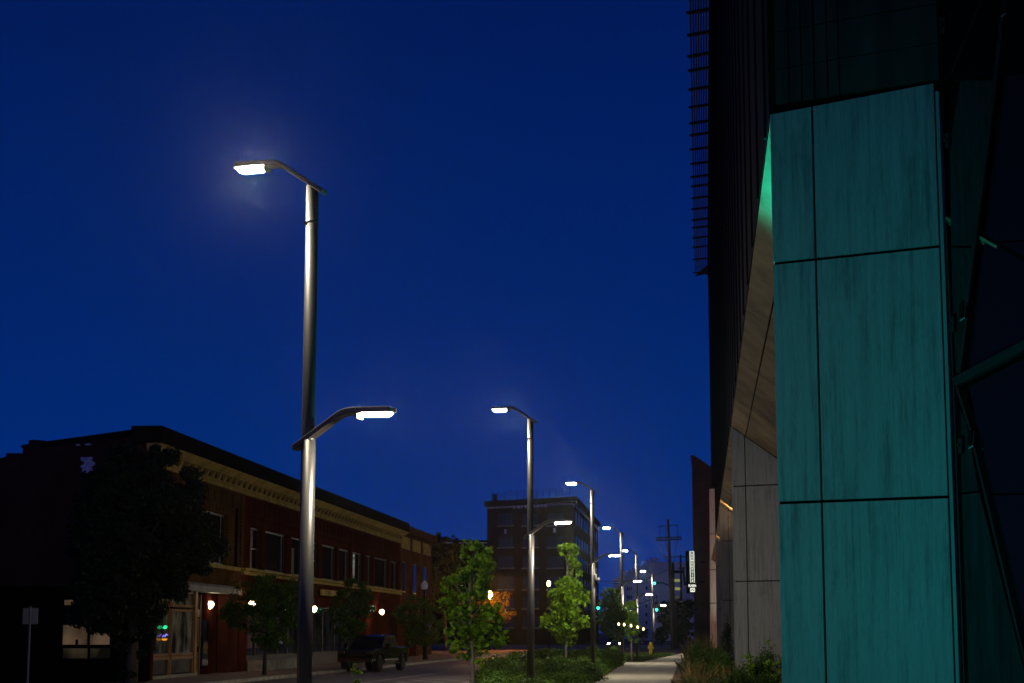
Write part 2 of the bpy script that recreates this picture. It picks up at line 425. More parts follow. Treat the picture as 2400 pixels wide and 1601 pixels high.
def tree(name, label, Y, rows, nclump, nleaf, size, m, seed, base=None, trunk_r=.05, bark='bark', shape=DIAMOND, group=None,
         clump=.2, z0=.12, nlimb=16, single=0, droop=.3, cat='tree'):
    rng = np.random.default_rng(seed)
    CC, C, cx, (zl, zh) = crown_points(rows, Y, nclump, nleaf, rng, clump)
    bx = P(base[0], base[1], Y) if base else Vector((cx, Y, z0))
    loc = Vector((bx.x, Y, z0))
    root = thing(name, label, cat, loc, group)
    top = Vector((cx, Y, zl + (zh - zl) * .82))
    mb = MB(); n = 7; path = []; rad = []
    for i in range(n):
        f = i / (n - 1)
        p = loc.lerp(top, f); p.x += .25 * trunk_r * 6 * math.sin(f * 5 + seed) * f; p.y += trunk_r * math.sin(f * 4 + 2 * seed)
        path.append(p); rad.append(trunk_r * (1.15 - .85 * f))
    mb.tube(path, rad, 8)
    mb.build('trunk', M[bark], root, smooth=True)
    for i in rng.choice(len(CC), min(nlimb, len(CC)), replace=False):
        c = Vector(CC[i]); f = max(.12, min(.95, ((c.z - loc.z) / (top.z - loc.z)) * .8))
        k = f * (n - 1); a = path[int(k)].lerp(path[min(int(k) + 1, n - 1)], k - int(k))
        mid = a.lerp(c, .5); mid.z -= .06 * (c - a).length
        r = trunk_r * (1.1 - .85 * f) * .5
        MB().tube([a, mid, c], [r, r * .6, r * .2], 5).build('limb', M[bark], root, smooth=True)
    V = leaf_polys(C, size, shape, rng, droop)
    if single:      # the leaves that show largest stay single objects
        order = np.argsort(C[:, 1])[:single * 3]; pick = rng.choice(order, single, replace=False)
        mask = np.ones(len(C), bool); mask[pick] = False
        for i in pick:
            me = np_mesh('leaf', V[i:i + 1], len(shape), m, tuple(C[i]))
            inst('leaf', me, C[i], root)
        V = V[mask]
    me = np_mesh('crown', V, len(shape), m, tuple(loc))
    o = bpy.data.objects.new('crown', me); sc.collection.objects.link(o); o.parent = root
    if single: o['kind'] = 'stuff'
    return root

def shrub_mesh(seed, w, h, nleaf, size, m, shape=OVAL, nclump=40):
    rng = np.random.default_rng(seed)
    t = rng.uniform(0, 2 * np.pi, nclump); r = rng.uniform(0, 1, nclump) ** .5; hz = rng.uniform(.1, 1, nclump)
    env = np.sqrt(np.clip(1 - ((hz - .35) / .72) ** 2, .05, 1))
    CC = np.stack([np.cos(t) * r * env * w / 2, np.sin(t) * r * env * w / 2, hz * h * .92], 1)
    idx = rng.integers(0, nclump, nleaf); d = rng.normal(size=(nleaf, 3)) * np.array([w * .085, w * .085, h * .09])
    C = CC[idx] + d; C[:, 2] = np.abs(C[:, 2])
    V = leaf_polys(C, size, shape, rng, -.4)
    return np_mesh('foliage', V, len(shape), m)

def blades(name, n, R, h, m, seed, spread=.5, w=.012, droop=.35):
    rng = np.random.default_rng(seed)
    t = rng.uniform(0, 2 * np.pi, n); r = R * rng.uniform(0, 1, n) ** .5 * .35
    dx, dy = np.cos(t), np.sin(t); hh = h * rng.uniform(.55, 1.1, n); s = spread * rng.uniform(.1, 1, n) * h
    b = np.stack([dx * r, dy * r, np.zeros(n)], 1)
    md = b + np.stack([dx * s * .4, dy * s * .4, hh * .65], 1)
    tp = b + np.stack([dx * s, dy * s, hh * (1 - droop * (s / h))], 1)
    side = np.stack([-dy, dx, np.zeros(n)], 1) * w * .5
    rs = rng.normal(size=(n, 3)) * .3 * w; side = side + rs
    V = np.stack([b - side, b + side, md + side * .8, tp, md - side * .8], 1)
    return np_mesh(name, V, 5, m)

# ------------------------------------------------------------------ the ground and the road
def sheet(name, pts, z, m, th=None):
    mb = MB()
    if th: mb.poly([Vector((p[0], p[1], z)) for p in pts], (0, 0, 1), th)
    else: mb.add([(p[0], p[1], z) for p in pts], [tuple(range(len(pts)))])
    return mb.build(name, m, kind='structure')

gr = MB().add([(-900, -60, 0), (900, -60, 0), (900, 2500, 0), (-900, 2500, 0)], [(0, 1, 2, 3)]).build('ground', M['ground'], kind='structure')

def curbL(Y):   # left kerb line (road side)
    p = [(-60, -27.5), (40, -15.0), (87.7, -9.25), (132, -3.94), (190, 1.9), (235, 6.4)]
    return float(np.interp(Y, [a for a, b in p], [b for a, b in p]))
def curbR(Y): return -1.06 + .089 * (Y - 79)
def padL(Y): return 3.25 + .084 * (Y - 73)
def padR(Y): return 6.06 + .093 * (Y - 73)
def facL(Y): return -14.25 + .0892 * (Y - 74)

ys = [-50, 0, 40, 87.7, 110, 132, 160, 190, 225]
sheet('road', [(curbL(y) - .05, y) for y in ys] + [(curbR(y) + .05, y) for y in ys[::-1]], .004, M['asphalt'])
sheet('cross_street', [(-60, 225.2), (90, 225.2), (90, 262), (-60, 262)], .004, M['asphalt'])
# left pavement, in slabs with joints
ysl = [-50, 0, 40, 60, 74, 87.7, 100, 110, 120, 132, 145, 160, 175, 190, 222]
sheet('left_pavement', [(curbL(y) - .22, y) for y in ysl] + [(curbL(y) - 14 if y < 40 else facL(y) - .4, y) for y in ysl[::-1]], .13, M['paver'], .125)
kb = thing('left_kerb', None, None, (curbL(90), 90, 0)); kb['kind'] = 'structure'
yy = 60.0
while yy < 222:
    y1 = yy + 3.0
    q = [Vector((curbL(yy) - .2, yy, .135)), Vector((curbL(yy), yy, .135)), Vector((curbL(y1 - .03), y1 - .03, .135)), Vector((curbL(y1 - .03) - .2, y1 - .03, .135))]
    MB().poly(q, (0, 0, 1), .13).build('kerb_stone', M['kerb'], kb)
    yy = y1
kr = thing('right_kerb', None, None, (curbR(90), 90, 0)); kr['kind'] = 'structure'
yy = 40.0
while yy < 168:
    y1 = yy + 3.0
    q = [Vector((curbR(yy), yy, .13)), Vector((curbR(yy) + .18, yy, .13)), Vector((curbR(y1 - .03) + .18, y1 - .03, .13)), Vector((curbR(y1 - .03), y1 - .03, .13))]
    MB().poly(q, (0, 0, 1), .125).build('kerb_stone', M['kerb'], kr)
    yy = y1
# markings
def stripe(a, b, w, name='lane_marking'):
    d = (Vector(b) - Vector(a)).normalized(); s = Vector((-d.y, d.x, 0)) * w / 2
    mb = MB().add([Vector((*a[:2], .009)) - s, Vector((*a[:2], .009)) + s, Vector((*b[:2], .009)) + s, Vector((*b[:2], .009)) - s], [(0, 1, 2, 3)])
    o = mb.build(name, M['paint'], kind='structure'); return o
stripe(G(822, 1605), G(1040, 1576), .12)
stripe(G(1262, 1544.5), G(1316, 1535.5), .14)
stripe(G(1170, 1569), G(1210, 1561), .12)
for a, b in (((985, 1591), (1075, 1595)), ((960, 1594), (1040, 1600)), ((1010, 1588.5), (1120, 1590)), ((930, 1598), (985, 1604))):
    stripe(G(*a), G(*b), .16, 'hatch_marking')
# right side: planting strip, walk, bed
ysr = [40, 55, 73, 90, 118, 140, 168]
sheet('planting_bed', [(curbR(y) + .2, y) for y in ysr[:5]] + [(padL(y) + .02, y) for y in ysr[:5][::-1]], .11, M['mulch'], .1)
sheet('building_bed', [(padR(y) - .02, y) for y in (40, 55, 73, 90, 108)] + [(25, 108), (12, 40)], .11, M['mulch'], .1)
walk = thing('walk', None, None, (5, 90, 0)); walk['kind'] = 'structure'
yy = 40.0
rr = random.Random(3)
while yy < 117:
    y1 = min(yy + 4.6, 118)
    MB().poly([Vector((padL(yy), yy, .135)), Vector((padR(yy), yy, .135)), Vector((padR(y1 - .03), y1 - .03, .135)), Vector((padL(y1 - .03), y1 - .03, .135))], (0, 0, 1), .13).build('paving_slab', M['concrete'], walk)
    yy = y1
# narrower walk that bends to the right beyond the pad
for k in range(7):
    a = 118 + k * 7.0; b = a + 6.96
    f = lambda y, s: (padL(118) + 1.0 + (y - 118) * (.14 if s == 0 else .105) + (0 if s == 0 else 2.6))
    MB().poly([Vector((f(a, 0), a, .125)), Vector((f(a, 1), a, .125)), Vector((f(b, 1), b, .125)), Vector((f(b, 0), b, .125))], (0, 0, 1), .12).build('paving_slab', M['concrete'], walk)
MB().box((padR(110) + .35, 110, .19), (.8, 1.0, .16), (1, .1, 0), (-.1, 1, 0)).build('kerb_block', M['kerb'], kind='structure')
p = P(1698, 1600, 62); MB().box((p.x, 62, p.z - .1), (.55, .7, .25)).build('bed_block', M['kerb'], kind='structure')
# verge
gv = [G(1528, 1537), G(1577, 1537), G(1558, 1547), G(1530, 1543)]
vg = sheet('verge', [(curbR(122) + .2, 122), (padL(118) + .9, 120), (padL(118) + 7.4, 166), (curbR(166) + .2, 166)], .10, M['ground'], .09)
rng = np.random.default_rng(5)
n = 26000
y = rng.uniform(122, 165, n); x0 = np.interp(y, [122, 166], [curbR(122) + .3, curbR(166) + .3]); x1 = np.interp(y, [120, 166], [padL(118) + .9, padL(118) + 7.3])
x = x0 + rng.uniform(0, 1, n) * (x1 - x0); b = np.stack([x, y, np.full(n, .1)], 1)
tipo = rng.normal(size=(n, 3)) * .04 + np.array([0, 0, .10]); sd = rng.normal(size=(n, 3)) * np.array([.018, .018, 0])
me = np_mesh('grass', np.stack([b - sd, b + sd, b + tipo], 1), 3, M['grass'])
o = bpy.data.objects.new('grass', me); sc.collection.objects.link(o); tag(o, 'short green grass on the verge by the hydrant', 'grass', kind='stuff')
# pale strip of far pavement across the junction
sheet('far_pavement', [(-20, 262.3), (70, 262.3), (70, 270), (-20, 270)], .1, M['concrete'], .095)

# ------------------------------------------------------------------ street lamps
ARM = [(-.19, -.115), (.0, .0), (.40, .265), (.50, .325), (.60, .355), (1.13, .355)]
def arm_mb(c, d, s, w0=.22, w1=.27, th=.075):
    """slab arm that climbs from the pole and flattens into the lamp head; c = pole centre at the underside of the arm"""
    up = Vector((0, 0, 1)); side = d.cross(up).normalized()
    pts = [(-.19, -.115), (-.17, -.13), (0, -.015), (.38, .245), (.45, .285), (.50, .302), (.56, .313), (.74, .315), (1.10, .315), (1.13, .33)]
    mb = MB(); vs = []; n = len(pts)
    for i, (a, z) in enumerate(pts):
        f = min(1, max(0, (a - .35) / .3)); w = (w0 + (w1 - w0) * f) * s
        if i == 0 or i == n - 1: w *= .8
        t = th * s if 0 < i < n - 1 else th * s * .55
        if i == 0: a_, z_ = a, z + .02
        else: a_, z_ = a, z
        p = c + d * a_ * s + up * z_ * s
        vs += [p - side * w / 2, p + side * w / 2, p + side * w / 2 + up * t, p - side * w / 2 + up * t]
    fs = []
    for i in range(n - 1):
        for k in range(4):
            fs.append((4 * i + k, 4 * i + (k + 1) % 4, 4 * i + 4 + (k + 1) % 4, 4 * i + 4 + k))
    fs += [(0, 1, 2, 3), (4 * n - 1, 4 * n - 2, 4 * n - 3, 4 * n - 4)]
    mb.add(vs, fs)
    return mb, side

lamp_specs = [   # pole px at top, top py, px at joint, joint py, depth, label
    (733, 436, 722, 1032, 27.4, 'nearest and tallest bronze street lamp with two lit LED heads'),
    (1243, 983, 1243.5, 1253, 54.0, 'second bronze street lamp, in front of the dark six-storey brick building'),
    (1388.6, 1149, 1389, 1321, 80.0, 'third bronze street lamp, with a white camera box on its shaft'),
    (1456.8, 1249, 1457.5, 1375.4, 113.0, 'bronze street lamp just left of the white far building, its trunk lost in tree leaves'),
    (1490.6, 1300, 1492.5, 1404.0, 143.0, 'bronze street lamp between the leafy row and the yellow hydrant, fifth along'),
    (1528, 1346.7, 1530.3, 1427.5, 160.0, 'farthest and smallest street lamp, right beside the yellow hydrant'),
]
LD = Vector((-.965, .26, 0)).normalized()
for i, (tx, ty, jx, jy, Y, lab) in enumerate(lamp_specs):
    jp = P(jx, jy, Y); tp = P(tx, ty, Y)
    s = {0: 1.083, 1: 1.0, 2: 1.0, 3: 1.0, 4: 1.0, 5: .93}[i]
    x, y = jp.x, Y
    root = thing('street_lamp', lab, 'street lamp', (x, y, .1), 'street lamps along the walk')
    r = .094 * s
    hj, ht = jp.z, tp.z
    mb = MB(); mb.tube([(x - .012, y + .05, .1), (x - .006, y + .05, hj), (x, y + .05, ht + .02)], [r * 1.02, r * .98, r * .9], 20)
    mb.tube([(x, y + .05, ht - .55), (x, y + .05, ht - .52)], [r * .93, r * .93], 20)
    mb.build('pole', M['pole'], root, smooth=True)
    mb = MB(); mb.tube([(x + .014, y - .02, .1), (x + .014, y - .02, hj)], [r, r * .97], 20)
    mb.build('pole_sleeve', M['pole'], root, smooth=True)
    MB().tube([(x, y, .1), (x, y, .16)], [r * 1.9, r * 1.8], 20).build('base_plate', M['pole'], root)
    mb = MB(); mb.box((x - .012, y + .02, ht - .56), (r * 2.0, r * 2.0, .008)); mb.build('seam', M['arm'], root)
    s0_ = s
    for d, h in ((LD, ht), (-LD, hj)):
        s = s0_ * (1.0 if d.x < 0 else 1.07)
        c = Vector((x, y + .02, h))
        mb, side = arm_mb(c, d, s)
        a = mb.build('arm', M['arm'], root, bevel=.012 * s)
        # LED lens recessed in the underside
        q = c + Vector((0, 0, .315 * s - .006)); le = []
        for aa, ww in ((.70, .055), (.74, .095), (1.06, .095), (1.10, .055), (1.10, -.055), (1.06, -.095), (.74, -.095), (.70, -.055)):
            le.append(q + d * aa * s + side * ww * s)
        if d.x < 0: le = le[::-1]
        cen = sum(le, Vector()) / 8; dn_ = Vector((0, 0, (-.05 if d.x < 0 else -.03) * s))
        lo_ = [cen + (v - cen) * .8 + dn_ for v in le]
        k8 = MB().add(le + lo_, [tuple(range(8, 16))] + [(j, (j + 1) % 8, (j + 1) % 8 + 8, j + 8) for j in range(8)])
        k8.build('led_lens', M['led_road'] if d.x < 0 else M['led'], root)
        MB().box(c + d * .672 * s + Vector((0, 0, .278 * s)), (.035 * s, .24 * s, .07 * s), d, side).build('head_lip', M['arm'], root, bevel=.01 * s)
        # little sensor stub on the tip
        MB().box(c + d * 1.15 * s + Vector((0, 0, .345 * s)), (.03 * s, .03 * s, .05 * s)).build('sensor', M['arm'], root)
    if i == 2:
        cb = P(1396, 1353, Y - .1)
        o = MB().box(cb, (.09, .1, .24)).box(cb + Vector((.08, 0, -.08)), (.16, .12, .1)).build('camera_box', M['whitepaint'], root, bevel=.01)
        MB().lathe(cb + Vector((.08, 0, -.19)), [(.03, -.03), (.06, 0), (.065, .05)], 10).build('camera_dome', M['glass'], root, smooth=True)
    if i == 1:
        cb = P(1228, 1541, Y)
        MB().tube([cb + Vector((0, 0, -.09)), cb + Vector((0, 0, .09))], .05, 10).build('junction_box', M['arm'], root, smooth=True)

# ------------------------------------------------------------------ the clad building on the right
T = Vector((.1, 1, 0)).normalized()
V = Vector((.861, -.508, 0)).normalized()
A1 = P(1822, 1100, 24.0); A1 = Vector((A1.x, A1.y, 0))
clad = thing('clad_building', 'tall dark modern building on stone piers, foot of its first pier lit teal', 'building', (A1.x, A1.y, 0))
PW = 2.2
pp1 = Plane(A1, V)
ztL = pp1.hit(1809, 268)[1]; ztR = pp1.hit(2195, 194)[1]
ROWS = [.11, .55, pp1.hit(1824, 1179)[1], pp1.hit(1821, 617)[1]]
gap = .018
pier_Y = [24.0, 62.0, 100.0, 139.0, 178.0]
piers = []
SLOPE = .70
for i, Yp in enumerate(pier_Y):
    A = A1 + T * ((Yp - 24.0) / T.y)
    if i > 0:
        px = [0, 1721, 1691, 1680, 1669][i]
        A = Vector((P(px, 1480, Yp).x, Yp, 0))
    pl = Plane(A, V); piers.append(pl)
    if i == 4: break
    pr = MB()
    pr.rect(pl, .004, PW - .01, .11, ztL - .06, -.5, -.045)
    pr.build('pier_core', M['core'], clad)
    cols = [(0, .570), (.590, PW)] if i == 0 else [(0, .474), (.496, PW)]
    rows = ROWS + [None]
    for (a0, a1) in cols:
        for k in range(1 if i == 0 else 0, len(ROWS)):
            z0 = ROWS[k] + (gap if k else 0); last = (k == len(ROWS) - 1)
            g0 = a0 + (0 if a0 == 0 else gap / 2); g1 = a1
            if last:
                f0 = ztL + (ztR - ztL) * g0 / PW; f1 = ztL + (ztR - ztL) * g1 / PW
                if i > 0: f0, f1 = ztL - SLOPE * g0 - .02, ztL - SLOPE * g1 - .02
                q = [pl.pt(g0, z0, 0), pl.pt(g1, z0, 0), pl.pt(g1, f1, 0), pl.pt(g0, f0, 0)]
                mb = MB().poly(q, pl.n, .04)
            else:
                mb = MB().rect(pl, g0, g1, z0, ROWS[k + 1] - gap, -.04, 0)
            mb.build('stone_panel', M['stone'], clad, bevel=.003)
    # street-side return of the pier
    mb = MB()
    c0 = pl.pt(0.003, .11, -.042); c1 = pl.pt(0.003, .11, -.5)
    if i > 0:
        mb.hexa([c0, pl.pt(.05, .11, -.042), pl.pt(.05, .11, -.5), c1] + [v + Vector((0, 0, ztL - .2)) for v in (c0, pl.pt(.05, .11, -.042), pl.pt(.05, .11, -.5), c1)])
        mb.build('stone_return', M['stone'], clad)
    MB().rect(pl, PW + .012, PW + .055, .11, ztR - .1, -.16, -.03).build('stone_return', M['stone'], clad)

# sloping soffit between the piers, in panels
def soff(i, f, g):   # f along the bay, g metres inward along the pier direction
    a = piers[i].o; b = piers[i + 1].o if i + 1 < len(piers) else piers[i].o + T * 38
    p = a.lerp(b, f) + V * g
    return Vector((p.x, p.y, ztL - SLOPE * g))
sn = (T.cross(Vector((V.x, V.y, -SLOPE)))).normalized()
if sn.z > 0: sn = -sn
for i in range(4):
    nb = 5 if i < 3 else 2
    gs = [0, .52, 1.75, 2.95] if i < 3 else [0, 1.5, 2.95]
    for a in range(nb):
        for g in range(len(gs) - 1):
            e0 = .0014; f0, f1 = (a / nb + e0, (a + 1) / nb - e0); g0, g1 = gs[g] + .016, gs[g + 1] - .016
            if a == 0: f0 = .004
            if a == nb - 1: f1 = .997
            q = [soff(i, f0, g0), soff(i, f1, g0), soff(i, f1, g1), soff(i, f0, g1)]
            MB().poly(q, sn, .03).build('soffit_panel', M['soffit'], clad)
    q = [soff(i, 0.004, .01), soff(i, .999, .01), soff(i, .999, 3.4), soff(i, 0.004, 3.4)]
    MB().poly([v - sn * .035 for v in q], sn, .05).build('soffit_backing', M['core'], clad)
# recess wall behind the arcade
w0 = piers[0].o + V * 3.0 + T * 1.5; w1 = piers[4].o + V * 3.0
MB().hexa([w0, w1, w1 + V * .4, w0 + V * .4] + [x + Vector((0, 0, 7.2)) for x in (w0, w1, w1 + V * .4, w0 + V * .4)]).build('recess_wall', M['metal_dark'], clad)

UPZ_ = Vector((0, 0, 1))
# upper storeys: street side wall with ribs
a = piers[0].o + T * .3 - V * .0; TOP = 41.0
far = P(1668.5, 1200, 205); far = Vector((far.x, 205, 0))
U = (far - a).normalized(); side_pl = Plane(a, U)
LEN = (far - a).length
zb = ztL + .03
backv = Vector((.9, -.3, 0)).normalized()
S15 = (150 - a.y) / U.y; m15 = a + U * S15
zb2 = lambda s_: zb if s_ < S15 else EYE + 334 / F * (a.y + U.y * s_)
MB().hexa([v + Vector((0, 0, zb)) for v in (a, m15, m15 + Vector((22, -5, 0)), a + Vector((22, -4, 0)))] + [v + Vector((0, 0, TOP)) for v in (a, m15, m15 + Vector((22, -5, 0)), a + Vector((22, -4, 0)))]).build('upper_wall', M['metal_dark'], clad)
z1_, z2_ = zb2(S15 + .01), zb2(LEN)
m16 = m15 + U * .003
MB().hexa([m16 + UPZ_ * z1_, far + UPZ_ * z2_, far + Vector((25, -6, 0)) + UPZ_ * z2_, m16 + Vector((22, -4.5, 0)) + UPZ_ * z1_] + [v + UPZ_ * TOP for v in (m16, far, far + Vector((25, -6, 0)), m16 + Vector((22, -4.5, 0)))]).build('upper_wall', M['metal_dark'], clad)
s_ = 1.0
while s_ < LEN:
    mb = MB().rect(side_pl, s_, s_ + .12, zb2(s_ + .12), TOP - .3, 0, .035); mb.build('rib', M['metal_dark'], clad); s_ += 3.7
mb = MB().rect(side_pl, 0, LEN, TOP - .28, TOP, 0, .12); mb.build('roof_trim', M['metal_dark'], clad)
lw = P(1673.5, 1300, 205); 
# storeys over the first pier: dark panels parallel to the pier face
up = Plane(A1 + Vector((0, 0, 0)), V)
colsx = [(1812, 1842), (1846, 1872), (1876, 1902), (1907, 1934), (1938, 1962), (1965.5, 2197)]
zs_ = [max(ztL, ztR) + .04, up.hit(2080, 117)[1], up.hit(2080, 27)[1], 11.0, 12.0, 13.0]
zs_[1] = up.hit(1964, 137)[1]; zs_[2] = up.hit(1964, 47)[1]; zs_[3] = zs_[2] * 2 - zs_[1]; zs_[4] = zs_[3] * 2 - zs_[2]; zs_[5] = 40.5
for j, (xa, xb) in enumerate(colsx):
    a0, a1 = up.S(xa, 100), up.S(xb, 100); out = -.02 - .0 * j
    for k in range(5):
        z0 = zs_[k] + .006 + (ztR - ztL) * 0; z1 = zs_[k + 1] - .006
        MB().rect(up, a0, a1, z0, z1, -.09, -.05 + .008 * j).build('dark_panel', M['panel_dark'], clad, bevel=.003)
MB().rect(up, .25, 4.5, zs_[0] - .03, 40.6, -.5, -.1).build('upper_core', M['core'], clad)
MB().rect(up, up.S(2199, 100), up.S(2203, 100), zs_[0] - .5, 40.6, -.3, -.04).build('corner_trim', M['metal_dark'], clad)

ep = thing('pale_end_pier', 'tall pale narrow pier at the far end of the dark building', 'pier', P(1668, 1500, 199))
for y0, y1 in ((1146, 1250), (1251.5, 1334), (1335.5, 1413), (1414.5, 1520)):
    a_, b_ = P(1666.5, y1, 198), P(1681, y0, 198)
    sh_ = lambda y: P(1666.5 - 2.5 * (1 - (y - 1146) / 374), y, 198).x
    MB().hexa([Vector((sh_(y1), 198, a_.z)), Vector((b_.x, 197.4, a_.z)), Vector((b_.x, 198.2, a_.z)), Vector((sh_(y1), 198.8, a_.z)),
               Vector((sh_(y0), 198, b_.z)), Vector((b_.x, 197.4, b_.z)), Vector((b_.x, 198.2, b_.z)), Vector((sh_(y0), 198.8, b_.z))]).build('stone_panel', M['pale_stone'], ep)
# sunshade trellis high on the street side
shade = thing('sunshade_trellis', 'long slatted metal sunshade jutting out high from the dark building', 'sunshade', (far.x - 1, 160, 38.5))
ty_ = [21, 74, 124, 158, 203, 245, 283, 311, 345, 379, 410, 432, 460, 486, 512, 530, 554, 576, 605, 636]
HS = P(1668, 636, 198).z
n_out = side_pl.n if side_pl.n.x < 0 else -side_pl.n
Ys = []
for yv in [-78, -28] + ty_:
    d = ray(1650, yv); Ys.append((HS - EYE) / d.z * d.y)
for k, Yc in enumerate(Ys):
    s0 = (Yc - a.y) / U.y; b0 = side_pl.o + U * s0; b0 = Vector((b0.x, b0.y, HS))
    d = ray(1600, 0)
    tipx = P(1627 - (1627 - 1613) * (1 - max(0, min(1, (yv if False else ([-78, -28] + ty_)[k]) / 636))), ([-78, -28] + ty_)[k], Yc).x
    out = b0.x - tipx
    MB().bar(b0 + V * .1, b0 - V * (out / V.x), .34, .13).build('cross_fin', M['slat'], shade)
for r in range(7):
    f = .12 + .88 * r / 6 if r < 6 else 1.0
    f = .2 + .72 * r / 6
    pts = []
    Y0, Y1 = Ys[0], Ys[-1]
    for Yc, xt in ((Y0, 1611), (Y1, 1627)):
        s0 = (Yc - a.y) / U.y; b0 = side_pl.o + U * s0
        tipx = P(xt, 1480 - (HS - EYE) / Yc * F, Yc).x
        pts.append(Vector((b0.x + (tipx - b0.x) * f, Yc, HS + .1)))
    MB().bar(pts[0], pts[1], .10, .12).build('slat', M['slat'], shade)
s0 = (Ys[-1] - a.y) / U.y; b0 = side_pl.o + U * s0
tp_ = P(1627, 638, 199.5)
q = [Vector((b0.x, 199, HS + .9)), Vector((b0.x, 199, HS - .05)), Vector((tp_.x, 199.4, HS - .25))]
MB().poly(q, (0, -1, 0), .3).build('end_plate', M['slat'], shade)

# curtain wall to the right of the first pier
cw = Plane(A1, V)
cwall = thing('glazed_corner', 'dark glass wall braced by slanting steel, right of the teal pier', 'glazed wall', (A1.x + 2.5, A1.y - 1.5, 0))
def cpoly(pts, off, th, name, m, bevel=.0):
    q = [cw.pt(*cw.hit(x, y, off), out=off) for x, y in pts]
    return MB().poly(q, cw.n, th).build(name, m, cwall, bevel=bevel)
cpoly([(2206, -60), (2560, -60), (2560, 1720), (2262, 1720), (2206, 200)], -.32, .1, 'backing', M['core'])
cpoly([(2251, 188), (2332, 188), (2299, 467), (2283, 576.5), (2229, 575), (2226, 337)], -.1, .03, 'stone_panel', M['stone_shaded'], .003)
cpoly([(2229, 580), (2282, 581.5), (2263, 740), (2244, 900), (2236, 840)], -.1, .03, 'stone_panel', M['stone_shaded'], .003)
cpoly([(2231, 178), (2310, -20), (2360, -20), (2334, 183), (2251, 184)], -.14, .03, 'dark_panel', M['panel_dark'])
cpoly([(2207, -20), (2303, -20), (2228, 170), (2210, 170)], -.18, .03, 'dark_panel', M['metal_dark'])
cpoly([(2251, 960), (2264, 990), (2294, 1150), (2254, 1155)], -.1, .03, 'stone_panel', M['stone_shaded'], .003)
cpoly([(2254, 1159), (2295, 1154), (2412, 1620), (2270, 1620)], -.1, .03, 'stone_panel', M['stone_shaded'], .003)
for poly in ([(2372, -20), (2480, -20), (2480, 556), (2306, 568)], [(2305, 573), (2480, 561), (2480, 765), (2262, 877)],
             [(2272, 905), (2480, 800), (2480, 1153), (2318, 1157)], [(2319, 1162), (2480, 1158), (2480, 1640), (2440, 1640)]):
    cpoly(poly, -.16, .02, 'glass_pane', M['glass'])
def cbar(p0, p1, w, h, off, m, name='brace'):
    a_, b_ = cw.pt(*cw.hit(*p0, off), out=off), cw.pt(*cw.hit(*p1, off), out=off)
    return MB().bar(a_, b_, h, w, cw.n.cross(b_ - a_)).build(name, m, cwall, bevel=.004)
cbar((2238, 897), (2480, 770), .11, .14, 0, M['steel'])
cbar((2356, -20), (2334, 188), .045, .08, -.02, M['steel'], 'frame')
cbar((2334, 188), (2266, 715), .045, .08, -.02, M['steel'], 'frame')
cbar((2266, 745), (2246, 905), .03, .06, -.02, M['steel'], 'frame')
cbar((2309, -20), (2229, 174), .016, .03, -.02, M['steel'], 'frame')
cbar((2219, 540), (2236, 905), .02, .06, -.03, M['steel'], 'frame')
cbar((2236, 905), (2262, 1620), .02, .06, -.03, M['steel'], 'frame')
cbar((2242, 905), (2276, 1010), .03, .06, -.02, M['steel'], 'frame')
cbar((2284, 1050), (2424, 1640), .03, .06, -.02, M['steel'], 'frame')
for (x, y, dx) in ((2258, 732, 0), (2272, 1032, 6), (2354, 20, 0)):
    cb = thing('x', None, None, (0, 0, 0)); bpy.data.objects.remove(cb)
    cbar((x - 4 + dx, y - 20), (x - 4 + dx, y + 12), .05, .05, -.0, M['metal_dark'], 'bracket')
    cbar((x + 5 + dx, y - 22), (x + 3 + dx, y + 12), .018, .03, .03, M['steel'], 'bracket')
    cbar((x + 4 + dx, y + 12), (x - 8 + dx, y + 20), .018, .03, .03, M['bright_steel'], 'bracket')
for (x, y) in ((2232, 762), (2251, 1045), (2220, 330), (2211, 60)):
    cbar((x, y - 18), (x + 1, y + 18), .05, .07, .0, M['steel'], 'clamp')
    cbar((x - 3, y - 3), (x - 3, y + 4), .03, .09, .03, M['steel'], 'clamp')

# ------------------------------------------------------------------ two-storey brick block across the street
O = Vector((facL(74), 74, 0)); UF = Vector((.0892, 1, 0)).normalized()
fp = Plane(O, UF)
if fp.n.x < 0: fp.n = -fp.n
LB = (141 - 74) / UF.y
M['tan_brick'] = brick_mat('tan_brick', (.19, .092, .031), (.13, .062, .022), (.07, .045, .022), UF)
M['dark_brick'] = brick_mat('dark_brick', (.12, .03, .02), (.08, .022, .015), (.05, .03, .02), Vector((-1.17, 1, 0)).normalized())
M['red_brick'] = brick_mat('red_brick', (.13, .03, .02), (.09, .022, .016), (.05, .03, .02), UF)
M['corner_brick'] = brick_mat('corner_brick', (.20, .06, .03), (.15, .045, .024), (.08, .05, .03), Vector((1, .15, 0)).normalized())
blk = thing('brick_block', 'two-storey brick shop block with cream bracketed cornice, tan end and red painted front', 'building', O)
SX = lambda px, z=6.0: fp.hit(px, 1480 - (z - EYE) / 90 * F)[0]
def fs(px, py): return fp.hit(px, py)
z_par, z_par0 = 9.95, 9.28
s_red = fs(567, 1250)[0]
